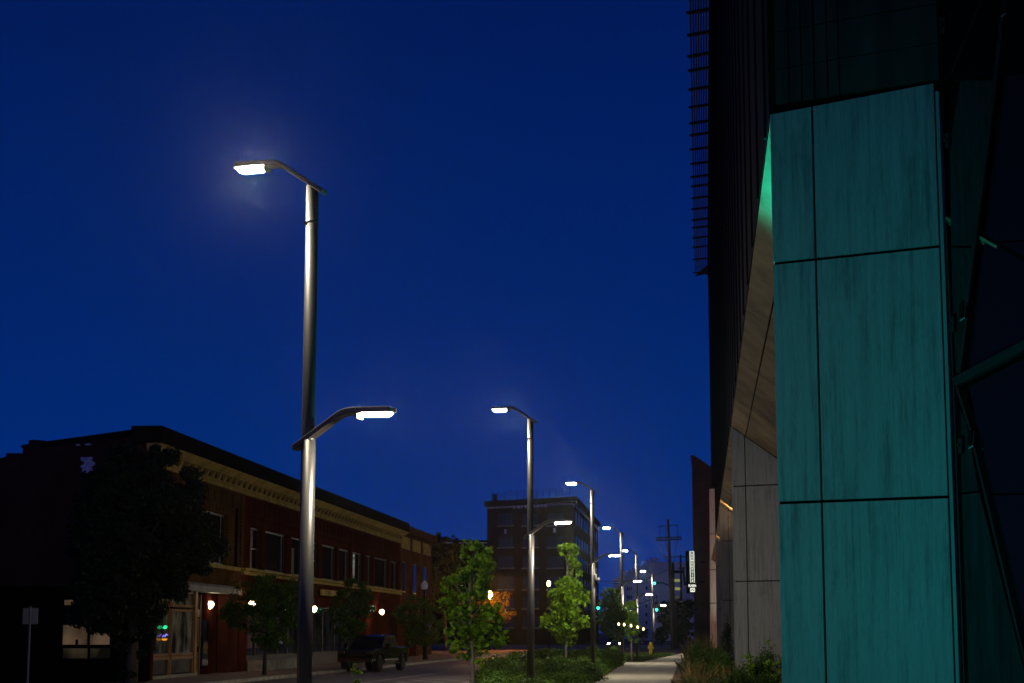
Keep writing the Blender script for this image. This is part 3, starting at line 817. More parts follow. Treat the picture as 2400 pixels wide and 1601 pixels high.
# wall as masonry around the openings: openings listed as (s0, s1, z0, z1)
wins = []
zt, zbm = 7.04, 4.98
for a_, b_ in ((586, 612), (621, 673), (683, 715), (734, 748), (755, 790), (795, 822), (827, 852), (859, 874), (879, 912), (916, 934)):
    s0, s1 = fs(a_, 1300)[0], fs(b_, 1310)[0]; wins.append((s0, s1, zbm, zt))
tanw = [(fs(340, 1280)[0] + .9, fs(425, 1290)[0], 4.98, 7.3), (fs(440, 1290)[0], fs(533, 1290)[0], 4.98, 7.3)]
def wall_with_holes(s0, s1, z0, z1, holes, m, name, parent, pl, th=.45):
    """strips left, between and right of the openings plus bands above and below"""
    holes = sorted(holes)
    hz0 = min(h[2] for h in holes); hz1 = max(h[3] for h in holes)
    mb = MB()
    mb.rect(pl, s0, s1, z0, hz0, -th, 0); mb.rect(pl, s0, s1, hz1, z1, -th, 0)
    x = s0
    for h in holes:
        if h[0] - x > .02: mb.rect(pl, x, h[0], hz0, hz1, -th, 0)
        x = h[1]
    if s1 - x > .02: mb.rect(pl, x, s1, hz0, hz1, -th, 0)
    return mb.build(name, m, parent)
wall_with_holes(0, s_red, 3.95, 9.275, tanw, M['tan_brick'], 'wall', blk, fp)
wall_with_holes(s_red, LB, 3.95, 9.275, wins, M['redpaint'], 'wall', blk, fp)
MB().rect(fp, 9.5, LB - .2, .13, 9.2, -9, -1.6).rect(fp, 3.5, 9.4, .13, 9.2, -3.4, -1.6).build('inner_block', M['black'], blk)
rr = random.Random(11)
for i, (s0, s1, z0, z1) in enumerate(tanw + wins):
    w = MB()
    for (a_, b_, c_, d_) in ((s0, s0 + .09, z0, z1), (s1 - .09, s1, z0, z1), (s0 + .09, s1 - .09, z1 - .1, z1), (s0 + .09, s1 - .09, z0, z0 + .1)):
        w.rect(fp, a_ + .003, b_ - .003, c_ + .003, d_ - .003, -.28, -.18)
    fr = w.build('window', M['darkframe'], blk)
    wide = (s1 - s0) > 2.6
    ncol = 1
    for c in range(ncol):
        a_ = s0 + .1 + (s1 - s0 - .2) * c / ncol; b_ = s0 + .1 + (s1 - s0 - .2) * (c + 1) / ncol
        zm = z0 + (z1 - z0) * .5
        if not wide:
            MB().rect(fp, a_, b_, z0 + .1, zm - .03, -.26, -.24).build('pane', M['glass2'], fr)
            MB().rect(fp, a_, b_, zm + .03, z1 - .1, -.24, -.22).build('pane', M['glass2'], fr)
            MB().rect(fp, a_, b_, zm - .03, zm + .03, -.27, -.2).build('sash_rail', M['darkframe'], fr)
        else:
            MB().rect(fp, a_, b_, z0 + .1, z1 - .1, -.26, -.24).build('pane', M['glass2'], fr)
            MB().rect(fp, b_ - .45, b_ - .4, z0 + .1, z1 - .1, -.23, -.2).build('mullion', M['whitepaint'], fr)
    if i in (1, 4, 6, 8, 9):
        cmb = MB(); cw_ = .35 if i != 4 else (s1 - s0) * .42
        cmb.rect(fp, s0 + .12, s0 + .12 + cw_, z0 + .12, z0 + (z1 - z0) * (.35 if i == 1 else .72), -.22, -.20)
        cmb.build('curtain', M['curtain'], fr)
# dark pilaster slot in the tan end, laid on as a black strip
MB().rect(fp, fs(549.5, 1290)[0], fs(556, 1290)[0], 4.98, 8.1, -.02, .004).build('slot_strip', M['black'], blk)
# sill courses
MB().rect(fp, fs(450, 1330)[0], fs(558, 1340)[0], 4.80, 4.96, .0, .14).build('sill', M['cream'], blk)
MB().rect(fp, s_red + .1, LB - .1, 4.86, 4.975, .0, .22).build('sill', M['cream'], blk)
MB().rect(fp, s_red + .05, LB - .1, 4.68, 4.83, .0, .15).build('sill', M['cream'], blk)
# cornice
MB().rect(fp, -.5, LB + .3, z_par0, z_par, -.6, .62).build('parapet', M['parapet'], blk)
MB().hexa([fp.pt(-.3, 9.02, 0), fp.pt(LB + .2, 9.02, 0), fp.pt(LB + .2, 9.02, .24), fp.pt(-.3, 9.02, .24),
           fp.pt(-.4, z_par0 - .003, 0), fp.pt(LB + .3, z_par0 - .003, 0), fp.pt(LB + .3, z_par0 - .003, .60), fp.pt(-.4, z_par0 - .003, .60)]).build('cornice_crown', M['cream'], blk)
MB().rect(fp, -.3, LB + .2, 8.45, 8.58, .003, .16).rect(fp, -.3, LB + .2, 8.583, 8.76, .003, .07).build('cornice_band', M['cream'], blk)
brk = MB().hexa([Vector((-.14, 0, -.125)), Vector((.14, 0, -.125)), Vector((.14, .05, -.125)), Vector((-.14, .05, -.125)),
                 Vector((-.17, 0, .125)), Vector((.17, 0, .125)), Vector((.17, .16, .125)), Vector((-.17, .16, .125))])
bm_ = brk.mesh('bracket', M['cream'])
rz = math.atan2(fp.n.y, fp.n.x) - math.pi / 2
s_ = .2
while s_ < LB:
    inst('bracket', bm_, fp.pt(s_, 8.893, .004), blk, rz); s_ += 1.1
dn = MB(); s_ = 0.0
while s_ < LB:
    dn.rect(fp, s_, s_ + .19, 8.60, 8.75, .072, .115); s_ += .37
dn.build('dentils', M['cream'], blk, kind='stuff')
# corbelled brick tables under the cornice: recessed drops
bays = [(1.2, s_red - 1.6, M['tan_brick']), (s_red + 1.2, fs(722, 1200)[0], M['redpaint']), (fs(731, 1200)[0], fs(853, 1250)[0], M['redpaint']), (fs(857, 1250)[0], LB - 1, M['redpaint'])]
for a_, b_, mm in bays:
    t_ = MB(); u_ = MB(); s_ = a_
    while s_ < b_ - .4:
        t_.rect(fp, s_, s_ + .80, 7.70, 8.25, .003, .06); s_ += 1.17
    t_.rect(fp, a_, b_, 8.253, 8.40, .003, .07)
    s_ = a_
    while s_ < b_ - .3:
        u_.rect(fp, s_, s_ + .36, 7.40, 7.55, .003, .045); s_ += .65
    u_.rect(fp, a_, b_, 7.553, 7.66, .003, .05)
    t_.build('corbel_table', mm, blk); u_.build('corbel_course', mm, blk)
for px in (567, 724, 855):
    s0 = fs(px, 1250)[0]; MB().rect(fp, s0 - .45, s0 + .1, 4.99, 8.44, .003, .09).build('pilaster', M['redpaint'] if px > 570 else M['tan_brick'], blk)
# side wall (gable wall) to the left and its stepped roofline
US = Vector((-1.17, 1, 0)).normalized(); spn = Plane(O, US)
zz = lambda px, py: spn.hit(px, py)
prof = [(331, 1011), (97, 1036), (95, 1033), (82, 1030.5), (67, 1032), (67, 1041), (53, 1042), (53, 1062), (14, 1062), (14, 1070), (0, 1074), (-80, 1078)]
pts = [spn.pt(*zz(x, y)) for x, y in prof]
base = [spn.pt(zz(-80, 1500)[0], 0), spn.pt(0, 0)]
pts[0] = spn.pt(0, z_par)
MB().poly(pts + base, spn.n, .5).build('side_wall', M['dark_brick'], blk)
# coping stones of the side wall
MB().poly([spn.pt(0.1, z_par - .02, .03), spn.pt(*zz(97, 1036), .03), spn.pt(zz(97, 1036)[0], zz(97, 1036)[1] - .25, .03), spn.pt(0.1, z_par - .3, .03)], spn.n, .05).build('coping', M['parapet'], blk)
# patch where the render has come off
pm = mat('bare_pale_brick', (.65, .62, .66), .9, var=.4, vscale=3, vec=(1, 1, 4))
patch = [(188, 1072), (218, 1071), (214, 1080), (223, 1085), (221, 1090), (214, 1093), (217, 1104), (210, 1103), (206, 1108), (200, 1109), (192, 1105), (193, 1098), (188, 1093), (196, 1088), (198, 1083), (190, 1080)]
MB().poly([spn.pt(*spn.hit(x, y, .02), out=.02) for x, y in patch], spn.n, .018).build('bare_patch', pm, blk, label='ragged patch of pale bare brick')
for x, y, w in ((182, 1042, 6), (206, 1041, 9)):
    q = [(x - w, y + 1), (x, y - 2), (x + w, y), (x + w * .6, y + 3), (x - w * .5, y + 2.5)]
    MB().poly([spn.pt(*spn.hit(a_, b_, .02), out=.02) for a_, b_ in q], spn.n, .018).build('bare_patch', pm, blk)
# chimney pots at the far left
for x0, x1, y0, y1 in ((32, 45, 1046, 1064),):
    a_, b_ = spn.hit(x0, y1)[0], spn.hit(x1, y1)[0]
    z0, z1 = spn.hit(x0, y1)[1] - .1, spn.hit(x0, y0)[1]
    MB().rect(spn, min(a_, b_), max(a_, b_), z0, z1, -1.2, -.6).build('chimney', M['dark_brick'], blk)
    MB().rect(spn, min(a_, b_) - .15, max(a_, b_) + .2, z1 + .003, z1 + .06, -1.35, -.45).build('chimney_cap', M['parapet'], blk)

# ground-floor shopfronts
# tan end: awning beam, wooden shop window, recessed door
MB().rect(fp, fs(400, 1380)[0], s_red - .25, 3.70, 3.95, -.3, .12).build('fascia_beam', M['whitepaint'], blk)
for k in range(34):
    s_ = fs(405, 1370)[0] + k * .32
    if s_ > s_red - .4: break
    MB().rect(fp, s_, s_ + .13, 3.953, 4.06, .003, .10).build('fascia_tooth', M['whitepaint'], blk)
MB().rect(fp, 0, fs(345, 1450)[0] + .4, .13, 3.95, -.45, 0).build('pier', M['tan_brick'], blk)
def shopwin(px0, px1, zlo, zhi, m, name='shop_window', d=-.12):
    s0, s1 = fs(px0, 1460)[0], fs(px1, 1460)[0]
    f = MB()
    f.rect(fp, s0, s0 + .1, zlo, zhi, d - .1, d + .06).rect(fp, s1 - .1, s1, zlo, zhi, d - .1, d + .06)
    f.rect(fp, s0 + .103, s1 - .103, zlo, zlo + .1, d - .1, d + .05).rect(fp, s0 + .103, s1 - .103, zhi - .1, zhi, d - .1, d + .05)
    fo = f.build(name, M['wood'], blk)
    MB().rect(fp, s0 + .1, s1 - .1, zlo + .1, zhi - .1, d - .04, d - .02).build('pane', m, fo)
    return fo
def litglass(name, col, s, sc_=1.2):
    m = bpy.data.materials.new(name); m.use_nodes = True; nt = m.node_tree; b = nt.nodes['Principled BSDF']
    b.inputs['Base Color'].default_value = (.01, .01, .01, 1); b.inputs['Roughness'].default_value = .03; b.inputs['Specular IOR Level'].default_value = 0 if 'room' in name else .25
    g = nt.nodes.new('ShaderNodeNewGeometry'); mp = nt.nodes.new('ShaderNodeMapping'); mp.inputs['Scale'].default_value = (1, 1, .55)
    n1 = nt.nodes.new('ShaderNodeTexNoise'); n1.inputs['Scale'].default_value = sc_; n1.inputs['Detail'].default_value = 6
    r = nt.nodes.new('ShaderNodeValToRGB'); r.color_ramp.elements[0].position = .42; r.color_ramp.elements[1].position = .62
    r.color_ramp.elements[0].color = tuple(c * .08 for c in col) + (1,); r.color_ramp.elements[1].color = (*col, 1)
    nt.links.new(g.outputs['Position'], mp.inputs[0]); nt.links.new(mp.outputs[0], n1.inputs['Vector']); nt.links.new(n1.outputs[0], r.inputs[0])
    nt.links.new(r.outputs[0], b.inputs['Emission Color']); b.inputs['Emission Strength'].default_value = s
    return m
M['lit1'] = litglass('lit_shop_glass', (.9, .75, .5), .035, 1.3)
M['lit2'] = litglass('dim_shop_glass', (.5, .5, .6), .008, .9)
M['lit3'] = litglass('lit_room_glass', (1.0, .62, .36), .11, .5)
for a_, b_ in ((350, 403), (405, 458)):
    shopwin(a_, b_, 3.0, 3.68, M['lit1']); shopwin(a_, b_, 1.02, 2.92, M['lit1'])
    s0, s1 = fs(a_, 1460)[0], fs(b_, 1460)[0]
    f = MB().rect(fp, s0, s0 + .12, .25, 1.0, -.2, -.06).rect(fp, s1 - .12, s1, .25, 1.0, -.2, -.06).rect(fp, s0 + .123, s1 - .123, .86, 1.0, -.2, -.05).build('stall_riser', M['wood'], blk)
    MB().rect(fp, s0 + .1, s1 - .1, .3, .88, -.18, -.13).build('riser_panel', M['darkframe'], f)
MB().rect(fp, fs(345, 1570)[0], fs(461, 1570)[0], .13, .25, -.3, .05).build('plinth', M['kerb'], blk)
MB().rect(fp, fs(458.5, 1460)[0], fs(464, 1460)[0], .13, 3.7, -.6, -.02).build('post', M['wood'], blk)
# recess with door
s0, s1 = fs(464, 1460)[0], fs(536, 1460)[0]
MB().rect(fp, s0, s1, .13, 3.69, -.62, -.55).build('recess_wall', M['redpaint'], blk)
dpl = -.46
sd0, sd1 = s0 + .35, s0 + 1.75
dr = MB().rect(fp, sd0, sd0 + .14, .13, 2.55, dpl - .05, dpl + .05).rect(fp, sd1 - .14, sd1, .13, 2.55, dpl - .05, dpl + .05).rect(fp, sd0 + .143, sd1 - .143, 2.40, 2.55, dpl - .05, dpl + .05).rect(fp, sd0 + .143, sd1 - .143, .13, .4, dpl - .05, dpl + .05).build('door', M['wood'], blk)
MB().rect(fp, sd0 + .14, sd1 - .14, .4, 2.4, dpl - .02, dpl).build('pane', M['glass'], dr)
MB().rect(fp, sd1 - .2, sd1 - .16, 1.1, 1.35, dpl + .052, dpl + .11).build('handle', M['chrome'], dr)
MB().rect(fp, sd0 - .1, sd1 + .1, 2.62, 2.95, dpl - .05, dpl + .06).build('door_head', M['wood'], blk)
MB().rect(fp, sd0, sd1, 3.0, 3.62, dpl - .02, dpl + .01).build('transom', M['lit1'], blk)
MB().rect(fp, sd1 + .2, sd1 + .34, .13, 3.6, dpl - .05, dpl + .06).build('post', M['wood'], blk)
MB().rect(fp, sd1 + .9, sd1 + 1.9, .5, 2.5, dpl - .05, dpl + .02).build('side_pane', M['lit2'], blk)
MB().rect(fp, fs(535, 1460)[0], fs(559, 1460)[0], .13, 3.69, -.5, -.01).build('pier', M['red_brick'], blk)
# red painted half: piers, dark glazing, concrete planters
def q(px): return fs(px, 1470)[0]
for a_, b_ in ((559.5, 578), (706, 733), (842, 858), (930, 949)):
    MB().rect(fp, q(a_), q(b_), .13, 3.945, -.4, .02).build('pier', M['redpaint'], blk)
for a_, b_, n_ in ((579, 705.5, 5), (734, 841.5, 4)):
    s0, s1 = q(a_), q(b_)
    for k in range(n_):
        u0, u1 = s0 + (s1 - s0) * k / n_, s0 + (s1 - s0) * (k + 1) / n_
        f = MB().rect(fp, u0, u0 + .08, .75, 3.4, -.3, -.18).rect(fp, u1 - .08, u1, .75, 3.4, -.3, -.18).rect(fp, u0 + .083, u1 - .083, .75, .83, -.3, -.18).rect(fp, u0 + .083, u1 - .083, 3.32, 3.4, -.3, -.18).build('shop_window', M['darkframe'], blk)
        MB().rect(fp, u0 + .08, u1 - .08, .83, 3.32, -.26, -.24).build('pane', M['lit2'], f)
    MB().rect(fp, s0, s1, 3.403, 3.945, -.3, -.05).build('fascia', M['redpaint'], blk)
    MB().rect(fp, s0, s1, .13, .74, -.3, -.06).build('stall_riser', M['darkframe'], blk)
MB().rect(fp, q(579.5), q(703), .13, .62, .05, .75).build('planter', M['kerb'], blk)
# recessed lit entrance towards the far end
s0, s1 = q(858.5), q(929.5)
MB().rect(fp, s0, s1, .13, 3.4, -.7, -.5).build('recess_wall', M['redpaint'], blk)
MB().rect(fp, s0, s1, 3.403, 3.945, -.7, -.05).build('fascia', M['redpaint'], blk)
dr = MB().rect(fp, s0 + .5, s0 + 2.2, .13, 2.8, -.49, -.42).build('door', M['darkframe'], blk)
MB().rect(fp, s0 + .65, s0 + 2.05, .4, 2.6, -.415, -.40).build('pane', M['lit2'], dr)
MB().rect(fp, s0 + 1.9, s0 + 1.95, 1.0, 1.9, -.39, -.34).build('handle', M['chrome'], dr)
# small white notice in a window
nb = thing('window_notice', 'small white notice taped inside the dark shop window behind the young trees', 'notice', fp.pt(q(672), 1.5, -.15))
c0, z0 = fp.hit(661, 1520); c1, z1 = fp.hit(673, 1507)
MB().rect(fp, c0, c0 + .9, 1.35, 1.85, -.17, -.16).build('sheet', M['whitepaint'], nb)

def text_mesh(txt, h, m, name, origin, u, up, parent, align='LEFT', ext=.01, spacing=1.0):
    cu = bpy.data.curves.new('txt', 'FONT'); cu.body = txt; cu.size = h * 1.38; cu.offset = h * .06; cu.extrude = ext; cu.align_x = align; cu.space_character = spacing
    to = bpy.data.objects.new('txt', cu); sc.collection.objects.link(to)
    bpy.context.view_layer.update()
    me = bpy.data.meshes.new_from_object(to.evaluated_get(bpy.context.evaluated_depsgraph_get()))
    bpy.data.objects.remove(to)
    u = Vector(u).normalized(); up = Vector(up).normalized(); n = u.cross(up); po = parent_org(parent)
    for v in me.vertices:
        c = v.co.copy(); w = Vector(origin) + u * c.x + up * c.y + n * c.z - po
        v.co = w
    me.materials.clear(); me.materials.append(m)
    o = bpy.data.objects.new(name, me); sc.collection.objects.link(o); o.parent = parent
    return o
UPZ = Vector((0, 0, 1))
# sign board over the shop
sg = thing('shop_sign', 'long cream sign board with dark capitals over the red shopfront', 'sign', fp.pt(q(742), 4.0, .1))
a0, zt_ = fp.hit(744, 1381); a1, _ = fp.hit(812, 1395); zb_ = fp.hit(744, 1395.5)[1]
MB().rect(fp, a0, a1, zb_, zt_, .16, .26).build('board', M['cream'], sg, bevel=.02)
dk = mat('sign_black', (.02, .018, .015), .6)
fu = UF if UF.cross(UPZ).dot(fp.n) > 0 else -UF
text_mesh('THE HE', (zt_ - zb_) * .58, dk, 'lettering', fp.pt(fp.hit(757, 1390)[0], zb_ + (zt_ - zb_) * .2, .262), fu, UPZ, sg, ext=.006, spacing=1.12)
# pendant globes
def globe(px, py, Y, lab, r=.165):
    c = P(px, py, Y)
    g = thing('globe_lamp', lab, 'lamp', c, 'globe lamps over the shopfronts')
    MB().lathe(c, [(.02, -r * 1.15), (r * .35, -r * .95), (r * .8, -r * .45), (r, .02), (r * .8, r * .42), (r * .55, r * .55), (r * .62, r * .8)], 14).build('shade', M['globe'], g, smooth=True)
    MB().lathe(c, [(r * .3, r * .82), (r * .3, r * 1.2), (.02, r * 1.4)], 10).build('cap', M['darkframe'], g)
    MB().tube([c + Vector((0, 0, r * 1.3)), c + Vector((0, 0, r * 1.3 + .35))], .015, 6).build('rod', M['darkframe'], g)
def facY(px, z=3.0, off=0.0):
    s_, _ = fp.hit(px, 1420, off); return fp.pt(s_, z, off).y
globe(493, 1417, facY(493, off=-.5), 'lit globe lamp over the wooden shop door')
globe(590, 1416, facY(590, off=.5), 'lit globe lamp half hidden in the young tree left of the near pole')
globe(736, 1427, facY(736, off=.5), 'lit globe lamp just right of the near pole')
globe(895, 1434, facY(895, off=.4), 'lit globe lamp on the red recess above the pickup', .17)
bs = P(868, 1427, facY(868, off=.4))
lb = thing('light_box_sign', 'dim square light box sign beside the farthest globe lamp', 'sign', bs)
MB().box(bs, (.62, .2, .5)).build('housing', M['darkframe'], lb)
MB().box(bs + Vector((0, -.11, 0)), (.5, .012, .38)).build('face', emis('dim_sign', (.75, .8, .65), .5), lb)
# neon in the tan end window
nn = thing('neon_sign', 'small green, violet and orange neon sign in the left shop window', 'sign', fp.pt(fs(386, 1480)[0], 1.9, -.05))
def neon(pts, col, s, r=.025):
    pa = [fp.pt(*fp.hit(x, y, -.03), out=-.03) for x, y in pts]
    MB().tube(pa, r, 6).build('neon_tube', emis('neon', col, s), nn)
neon([(382, 1472), (384, 1469), (387, 1471), (386, 1467), (391, 1468), (390, 1472), (385, 1473)], (.02, 1, .35), 1.6, .02)
neon([(381, 1493), (384, 1489), (387, 1492), (390, 1486), (393, 1489), (388, 1487)], (.25, .2, 1), 1.4, .018)
neon([(380, 1498), (391, 1498), (389, 1500), (382, 1500)], (1, .38, .02), .9, .025)

# next, orange brick house further along
b2 = thing('orange_brick_house', 'orange-brown brick house next along, with pale panels under its cornice', 'building', fp.pt(LB + .4, 0))
L2 = LB + .4; L3 = LB + 19
M['orange_brick'] = brick_mat('orange_brick', (.22, .07, .03), (.15, .05, .022), (.08, .05, .03), UF)
MB().rect(fp, L2, L3, .13, 9.3, -9, -.15).build('wall', M['orange_brick'], b2)
MB().rect(fp, L2, L3, 9.303, 9.9, -1, .3).build('cornice', M['orange_brick'], b2)
for k in range(3):
    s_ = L2 + .8 + k * 6.0
    MB().rect(fp, s_, s_ + 4.4, 8.2, 9.1, -.147, -.08).build('frieze_panel', M['cream'], b2)
    w = MB().rect(fp, s_ + .3, s_ + 1.9, 4.9, 7.2, -.147, -.10).build('window', M['darkframe'], b2)
    MB().rect(fp, s_ + .4, s_ + 1.8, 5.0, 7.1, -.099, -.09).build('pane', M['glass2'], w)
    w = MB().rect(fp, s_ + .2, s_ + 4.2, .6, 3.4, -.147, -.10).build('shop_window', M['darkframe'], b2)
    MB().rect(fp, s_ + .35, s_ + 4.05, .7, 3.3, -.099, -.09).build('pane', M['glass2'], w)
MB().rect(fp, q(961), q(966), .13, 3.6, -.147, .5).build('post', M['orange_brick'], b2)

# house at the far left edge, seen as dark glazing with a lit room
lh = thing('dark_glazed_house', 'dark glazed house at the left edge with a dim lit room inside', 'building', P(150, 1500, 62))
lp = Plane(P(150, 1500, 70.5), (1, .12, 0))
def lr(x0, y0, x1, y1, o0, o1, name, m, par=None):
    a_, z1 = lp.hit(x0, y0); b_, _ = lp.hit(x1, y0); _, z0 = lp.hit(x0, y1)
    return MB().rect(lp, a_, b_, z0, z1, o0, o1).build(name, m, par or lh)
lr(-60, 1372, 344, 1640, -3, -.3, 'wall', M['black'])
def lw_(x0, y0, x1, y1, m):
    f = lr(x0, y0, x1, y1, -.28, -.2, 'window', M['darkframe']); return lr(x0 + 1, y0 + 1, x1 - 1, y1 - 1, -.19, -.17, 'pane', m, f)
lw_(146, 1464, 205, 1512, M['lit3']); lw_(210, 1464, 258, 1512, M['lit3'])
lw_(146, 1519, 205, 1544, litglass('lit_room_low', (.9, .7, .35), .03, .8)); lw_(210, 1519, 258, 1544, litglass('lit_room_low2', (.9, .75, .4), .04, .8))
lr(150, 1406, 176, 1418, -.19, -.17, 'pane', M['lit3'])
lr(176, 1499, 182, 1513, -.165, -.15, 'sill_post', M['black'])

# sign post at far left
sp_ = P(70, 1443, 52)
st = thing('street_sign', 'blank grey sign plate on a post at the left edge', 'sign', (sp_.x, 52, .1))
MB().tube([(sp_.x, 52.03, .1), (sp_.x, 52.03, sp_.z + .25)], .03, 8).build('post', M['signback'], st)
a_, b_ = P(54, 1425, 52), P(86, 1463, 52)
MB().hexa([Vector((a_.x, 52, b_.z)), Vector((b_.x, 52.1, b_.z)), Vector((b_.x, 52.12, b_.z)), Vector((a_.x, 52.02, b_.z)),
           Vector((a_.x, 52, a_.z)), Vector((b_.x, 52.1, a_.z)), Vector((b_.x, 52.12, a_.z)), Vector((a_.x, 52.02, a_.z))]).build('plate', M['signback'], st)

# ------------------------------------------------------------------ six-storey building
cr = P(1346, 1480, 290); rl = P(1141, 1480, 300)
rp_ = Plane((cr.x, cr.y), (rl - cr)); rs_ = Plane((cr.x, cr.y), (.097, 1, 0))
UR = Vector((rl.x - cr.x, rl.y - cr.y, 0)).normalized()
M['ros_brick'] = brick_mat('ros_brick', (.06, .022, .014), (.045, .018, .012), (.03, .018, .014), UR, bw=.3, bh=.1)
ros = thing('six_storey_building', 'dark six-storey brick warehouse with letters under its roof line', 'building', (cr.x, cr.y, 0))
WR = (rl - cr).length; HR = rp_.hit(1346, 1176)[1]; DR = 72
c0, c1 = cr, rl; dpt = Vector((.097, 1, 0)).normalized() * DR
c0 = Vector((c0.x, c0.y, 0)); c1 = Vector((c1.x, c1.y, 0))
MB().hexa([c0, c1, c1 + dpt, c0 + dpt] + [v + Vector((0, 0, HR)) for v in (c0, c1, c1 + dpt, c0 + dpt)]).build('wall', M['ros_brick'], ros)
oc = (c0 - c1).normalized() * .6; fo = Vector((-.0, -.8, 0))
k_ = [c0 + oc + fo, c1 - oc + fo, c1 - oc + dpt, c0 + oc + dpt]
MB().hexa([v + Vector((0, 0, HR + .003)) for v in k_] + [v + Vector((0, 0, HR + .75)) for v in k_]).build('cornice', M['parapet'], ros)
pal = mat('pale_dentil', (.85, .78, .85), .8); pal2 = mat('pale_letter', (.88, .85, .95), .7)
dm = MB().box((0, 0, 0), (.21, .18, .24)).mesh('dentil', pal)
for k in range(38):
    s_ = .25 + k * (WR - .5) / 37
    inst('dentil', dm, rp_.pt(s_, HR - .32, .12), ros, math.atan2(UR.y, UR.x))
sside = rs_.n if rs_.n.x > 0 else -rs_.n
MB().hexa([c0 + sside * .05 + Vector((0, 0, HR - .6)), c0 + dpt + sside * .05 + Vector((0, 0, HR - .6)), c0 + dpt + sside * .25 + Vector((0, 0, HR - .6)), c0 + sside * .25 + Vector((0, 0, HR - .6)),
           c0 + sside * .05 + Vector((0, 0, HR - .25)), c0 + dpt + sside * .05 + Vector((0, 0, HR - .25)), c0 + dpt + sside * .25 + Vector((0, 0, HR - .25)), c0 + sside * .25 + Vector((0, 0, HR - .25))]).build('side_band', pal, ros)
lu = -UR
tx = rp_.pt(rp_.hit(1204, 1190)[0], rp_.hit(1204, 1192)[1], .1)
lsp = (rp_.hit(1204, 1185)[0] - rp_.hit(1282, 1185)[0]) / 8.55
for i, ch in enumerate('ROSENBAUM'):
    text_mesh(ch, 7.0 / F * 292, pal2, 'letter', tx + lu * (i * lsp), lu, UPZ, ros, ext=.08)
# windows
M['ros_glass'] = mat('upper_glass', (.06, .055, .07), .15, spec=.4, var=.3, vscale=.3)
rowy = [(1203, 1230.5), (1258, 1281.5), (1303, 1330), (1350.5, 1380), (1400, 1425), (1444, 1470)]
for (ya, yb) in rowy:
    for (xa, xb) in ((1168, 1204.5), (1225, 1262), (1283, 1320.5)):
        s1, z1 = rp_.hit(xa, ya); s0, _ = rp_.hit(xb, ya); _, z0 = rp_.hit((xa + xb) / 2, yb); _, z1 = rp_.hit((xa + xb) / 2, ya)
        W_ = s1 - s0
        w = MB().rect(rp_, s0, s1, z0, z1, .003, .04).build('window', M['darkframe'], ros)
        for f0, f1 in ((.02, .30), (.34, .66), (.70, .98)):
            zm = (z0 + z1) / 2
            MB().rect(rp_, s0 + W_ * f0, s0 + W_ * f1, z0 + .08, zm - .05, .043, .06).build('pane', M['ros_glass'], w)
            MB().rect(rp_, s0 + W_ * f0, s0 + W_ * f1, zm + .05, z1 - .08, .043, .07).build('pane', M['ros_glass'], w)
        MB().rect(rp_, s0 - .15, s1 + .15, z0 - .25, z0 - .05, .003, .16).build('sill', M['kerb'], w)
for (x, y) in ((1185, 1246), (1300, 1243)):
    s_, z_ = rp_.hit(x, y); MB().rect(rp_, s_ - .2, s_ + .2, z_ - .35, z_ + .35, .003, .1).build('medallion', pal, ros)
# side windows
for k in range(9):
    for (ya, yb) in rowy[:5]:
        z0 = rp_.hit(1185, yb)[1]; z1 = rp_.hit(1185, ya)[1]; s_ = 4 + k * 7.4
        b_ = c0 + Vector((.097, 1, 0)).normalized() * s_; e_ = c0 + Vector((.097, 1, 0)).normalized() * (s_ + 3.2)
        MB().hexa([b_ + sside * .003 + Vector((0, 0, z0)), e_ + sside * .003 + Vector((0, 0, z0)), e_ + sside * .05 + Vector((0, 0, z0)), b_ + sside * .05 + Vector((0, 0, z0)),
                   b_ + sside * .003 + Vector((0, 0, z1)), e_ + sside * .003 + Vector((0, 0, z1)), e_ + sside * .05 + Vector((0, 0, z1)), b_ + sside * .05 + Vector((0, 0, z1))]).build('side_window', M['glass2'], ros)
# roof railing
rail = MB()
for k in range(13):
    s_ = 1.0 + k * (WR - 1.6) / 12
    p0 = rp_.pt(s_, HR + .75, -.4); rail.bar(p0, p0 + Vector((0, 0, 1.45 + (.25 if k % 3 == 0 else 0))), .09, .09)
    if k < 12:
        p1 = rp_.pt(1.0 + (k + 1) * (WR - 1.6) / 12, HR + .75, -.4)
        for h in (.5, .95, 1.4): rail.bar(p0 + UPZ * h, p1 + UPZ * h, .04, .04)
        rail.bar(p0 + UPZ * .5, p1 + UPZ * 1.4, .03, .03)
rail.build('railing', M['wire'], ros)
MB().box(rp_.pt(WR - .8, HR + 1.3, -1.0), (.7, .7, 1.2)).build('vent', M['wire'], ros)

# low dark building left of it
lo = P(1085, 1480, 318); hb = P(1100, 1266, 318).z
lowb = thing('low_dark_building', 'low dark building with a thin pale cornice line, left of the six-storey one', 'building', (lo.x, 318, 0))
MB().hexa([Vector((lo.x - 6, 318, 0)), Vector((rl.x + 1, 318, 0)), Vector((rl.x + 1, 345, 0)), Vector((lo.x - 6, 345, 0)),
           Vector((lo.x - 6, 318, hb)), Vector((rl.x + 1, 318, hb)), Vector((rl.x + 1, 345, hb)), Vector((lo.x - 6, 345, hb))]).build('wall', M['metal_dark'], lowb)
MB().box(((lo.x + rl.x) / 2 - 2, 317.85, hb - .45), (abs(rl.x - lo.x) + 4, .28, .16)).build('cornice', pal2, lowb)
for k in range(9): MB().box((lo.x + 1 + k * .42, 317.85, hb - .95), (.17, .2, .2)).build('dentil', pal2, lowb)

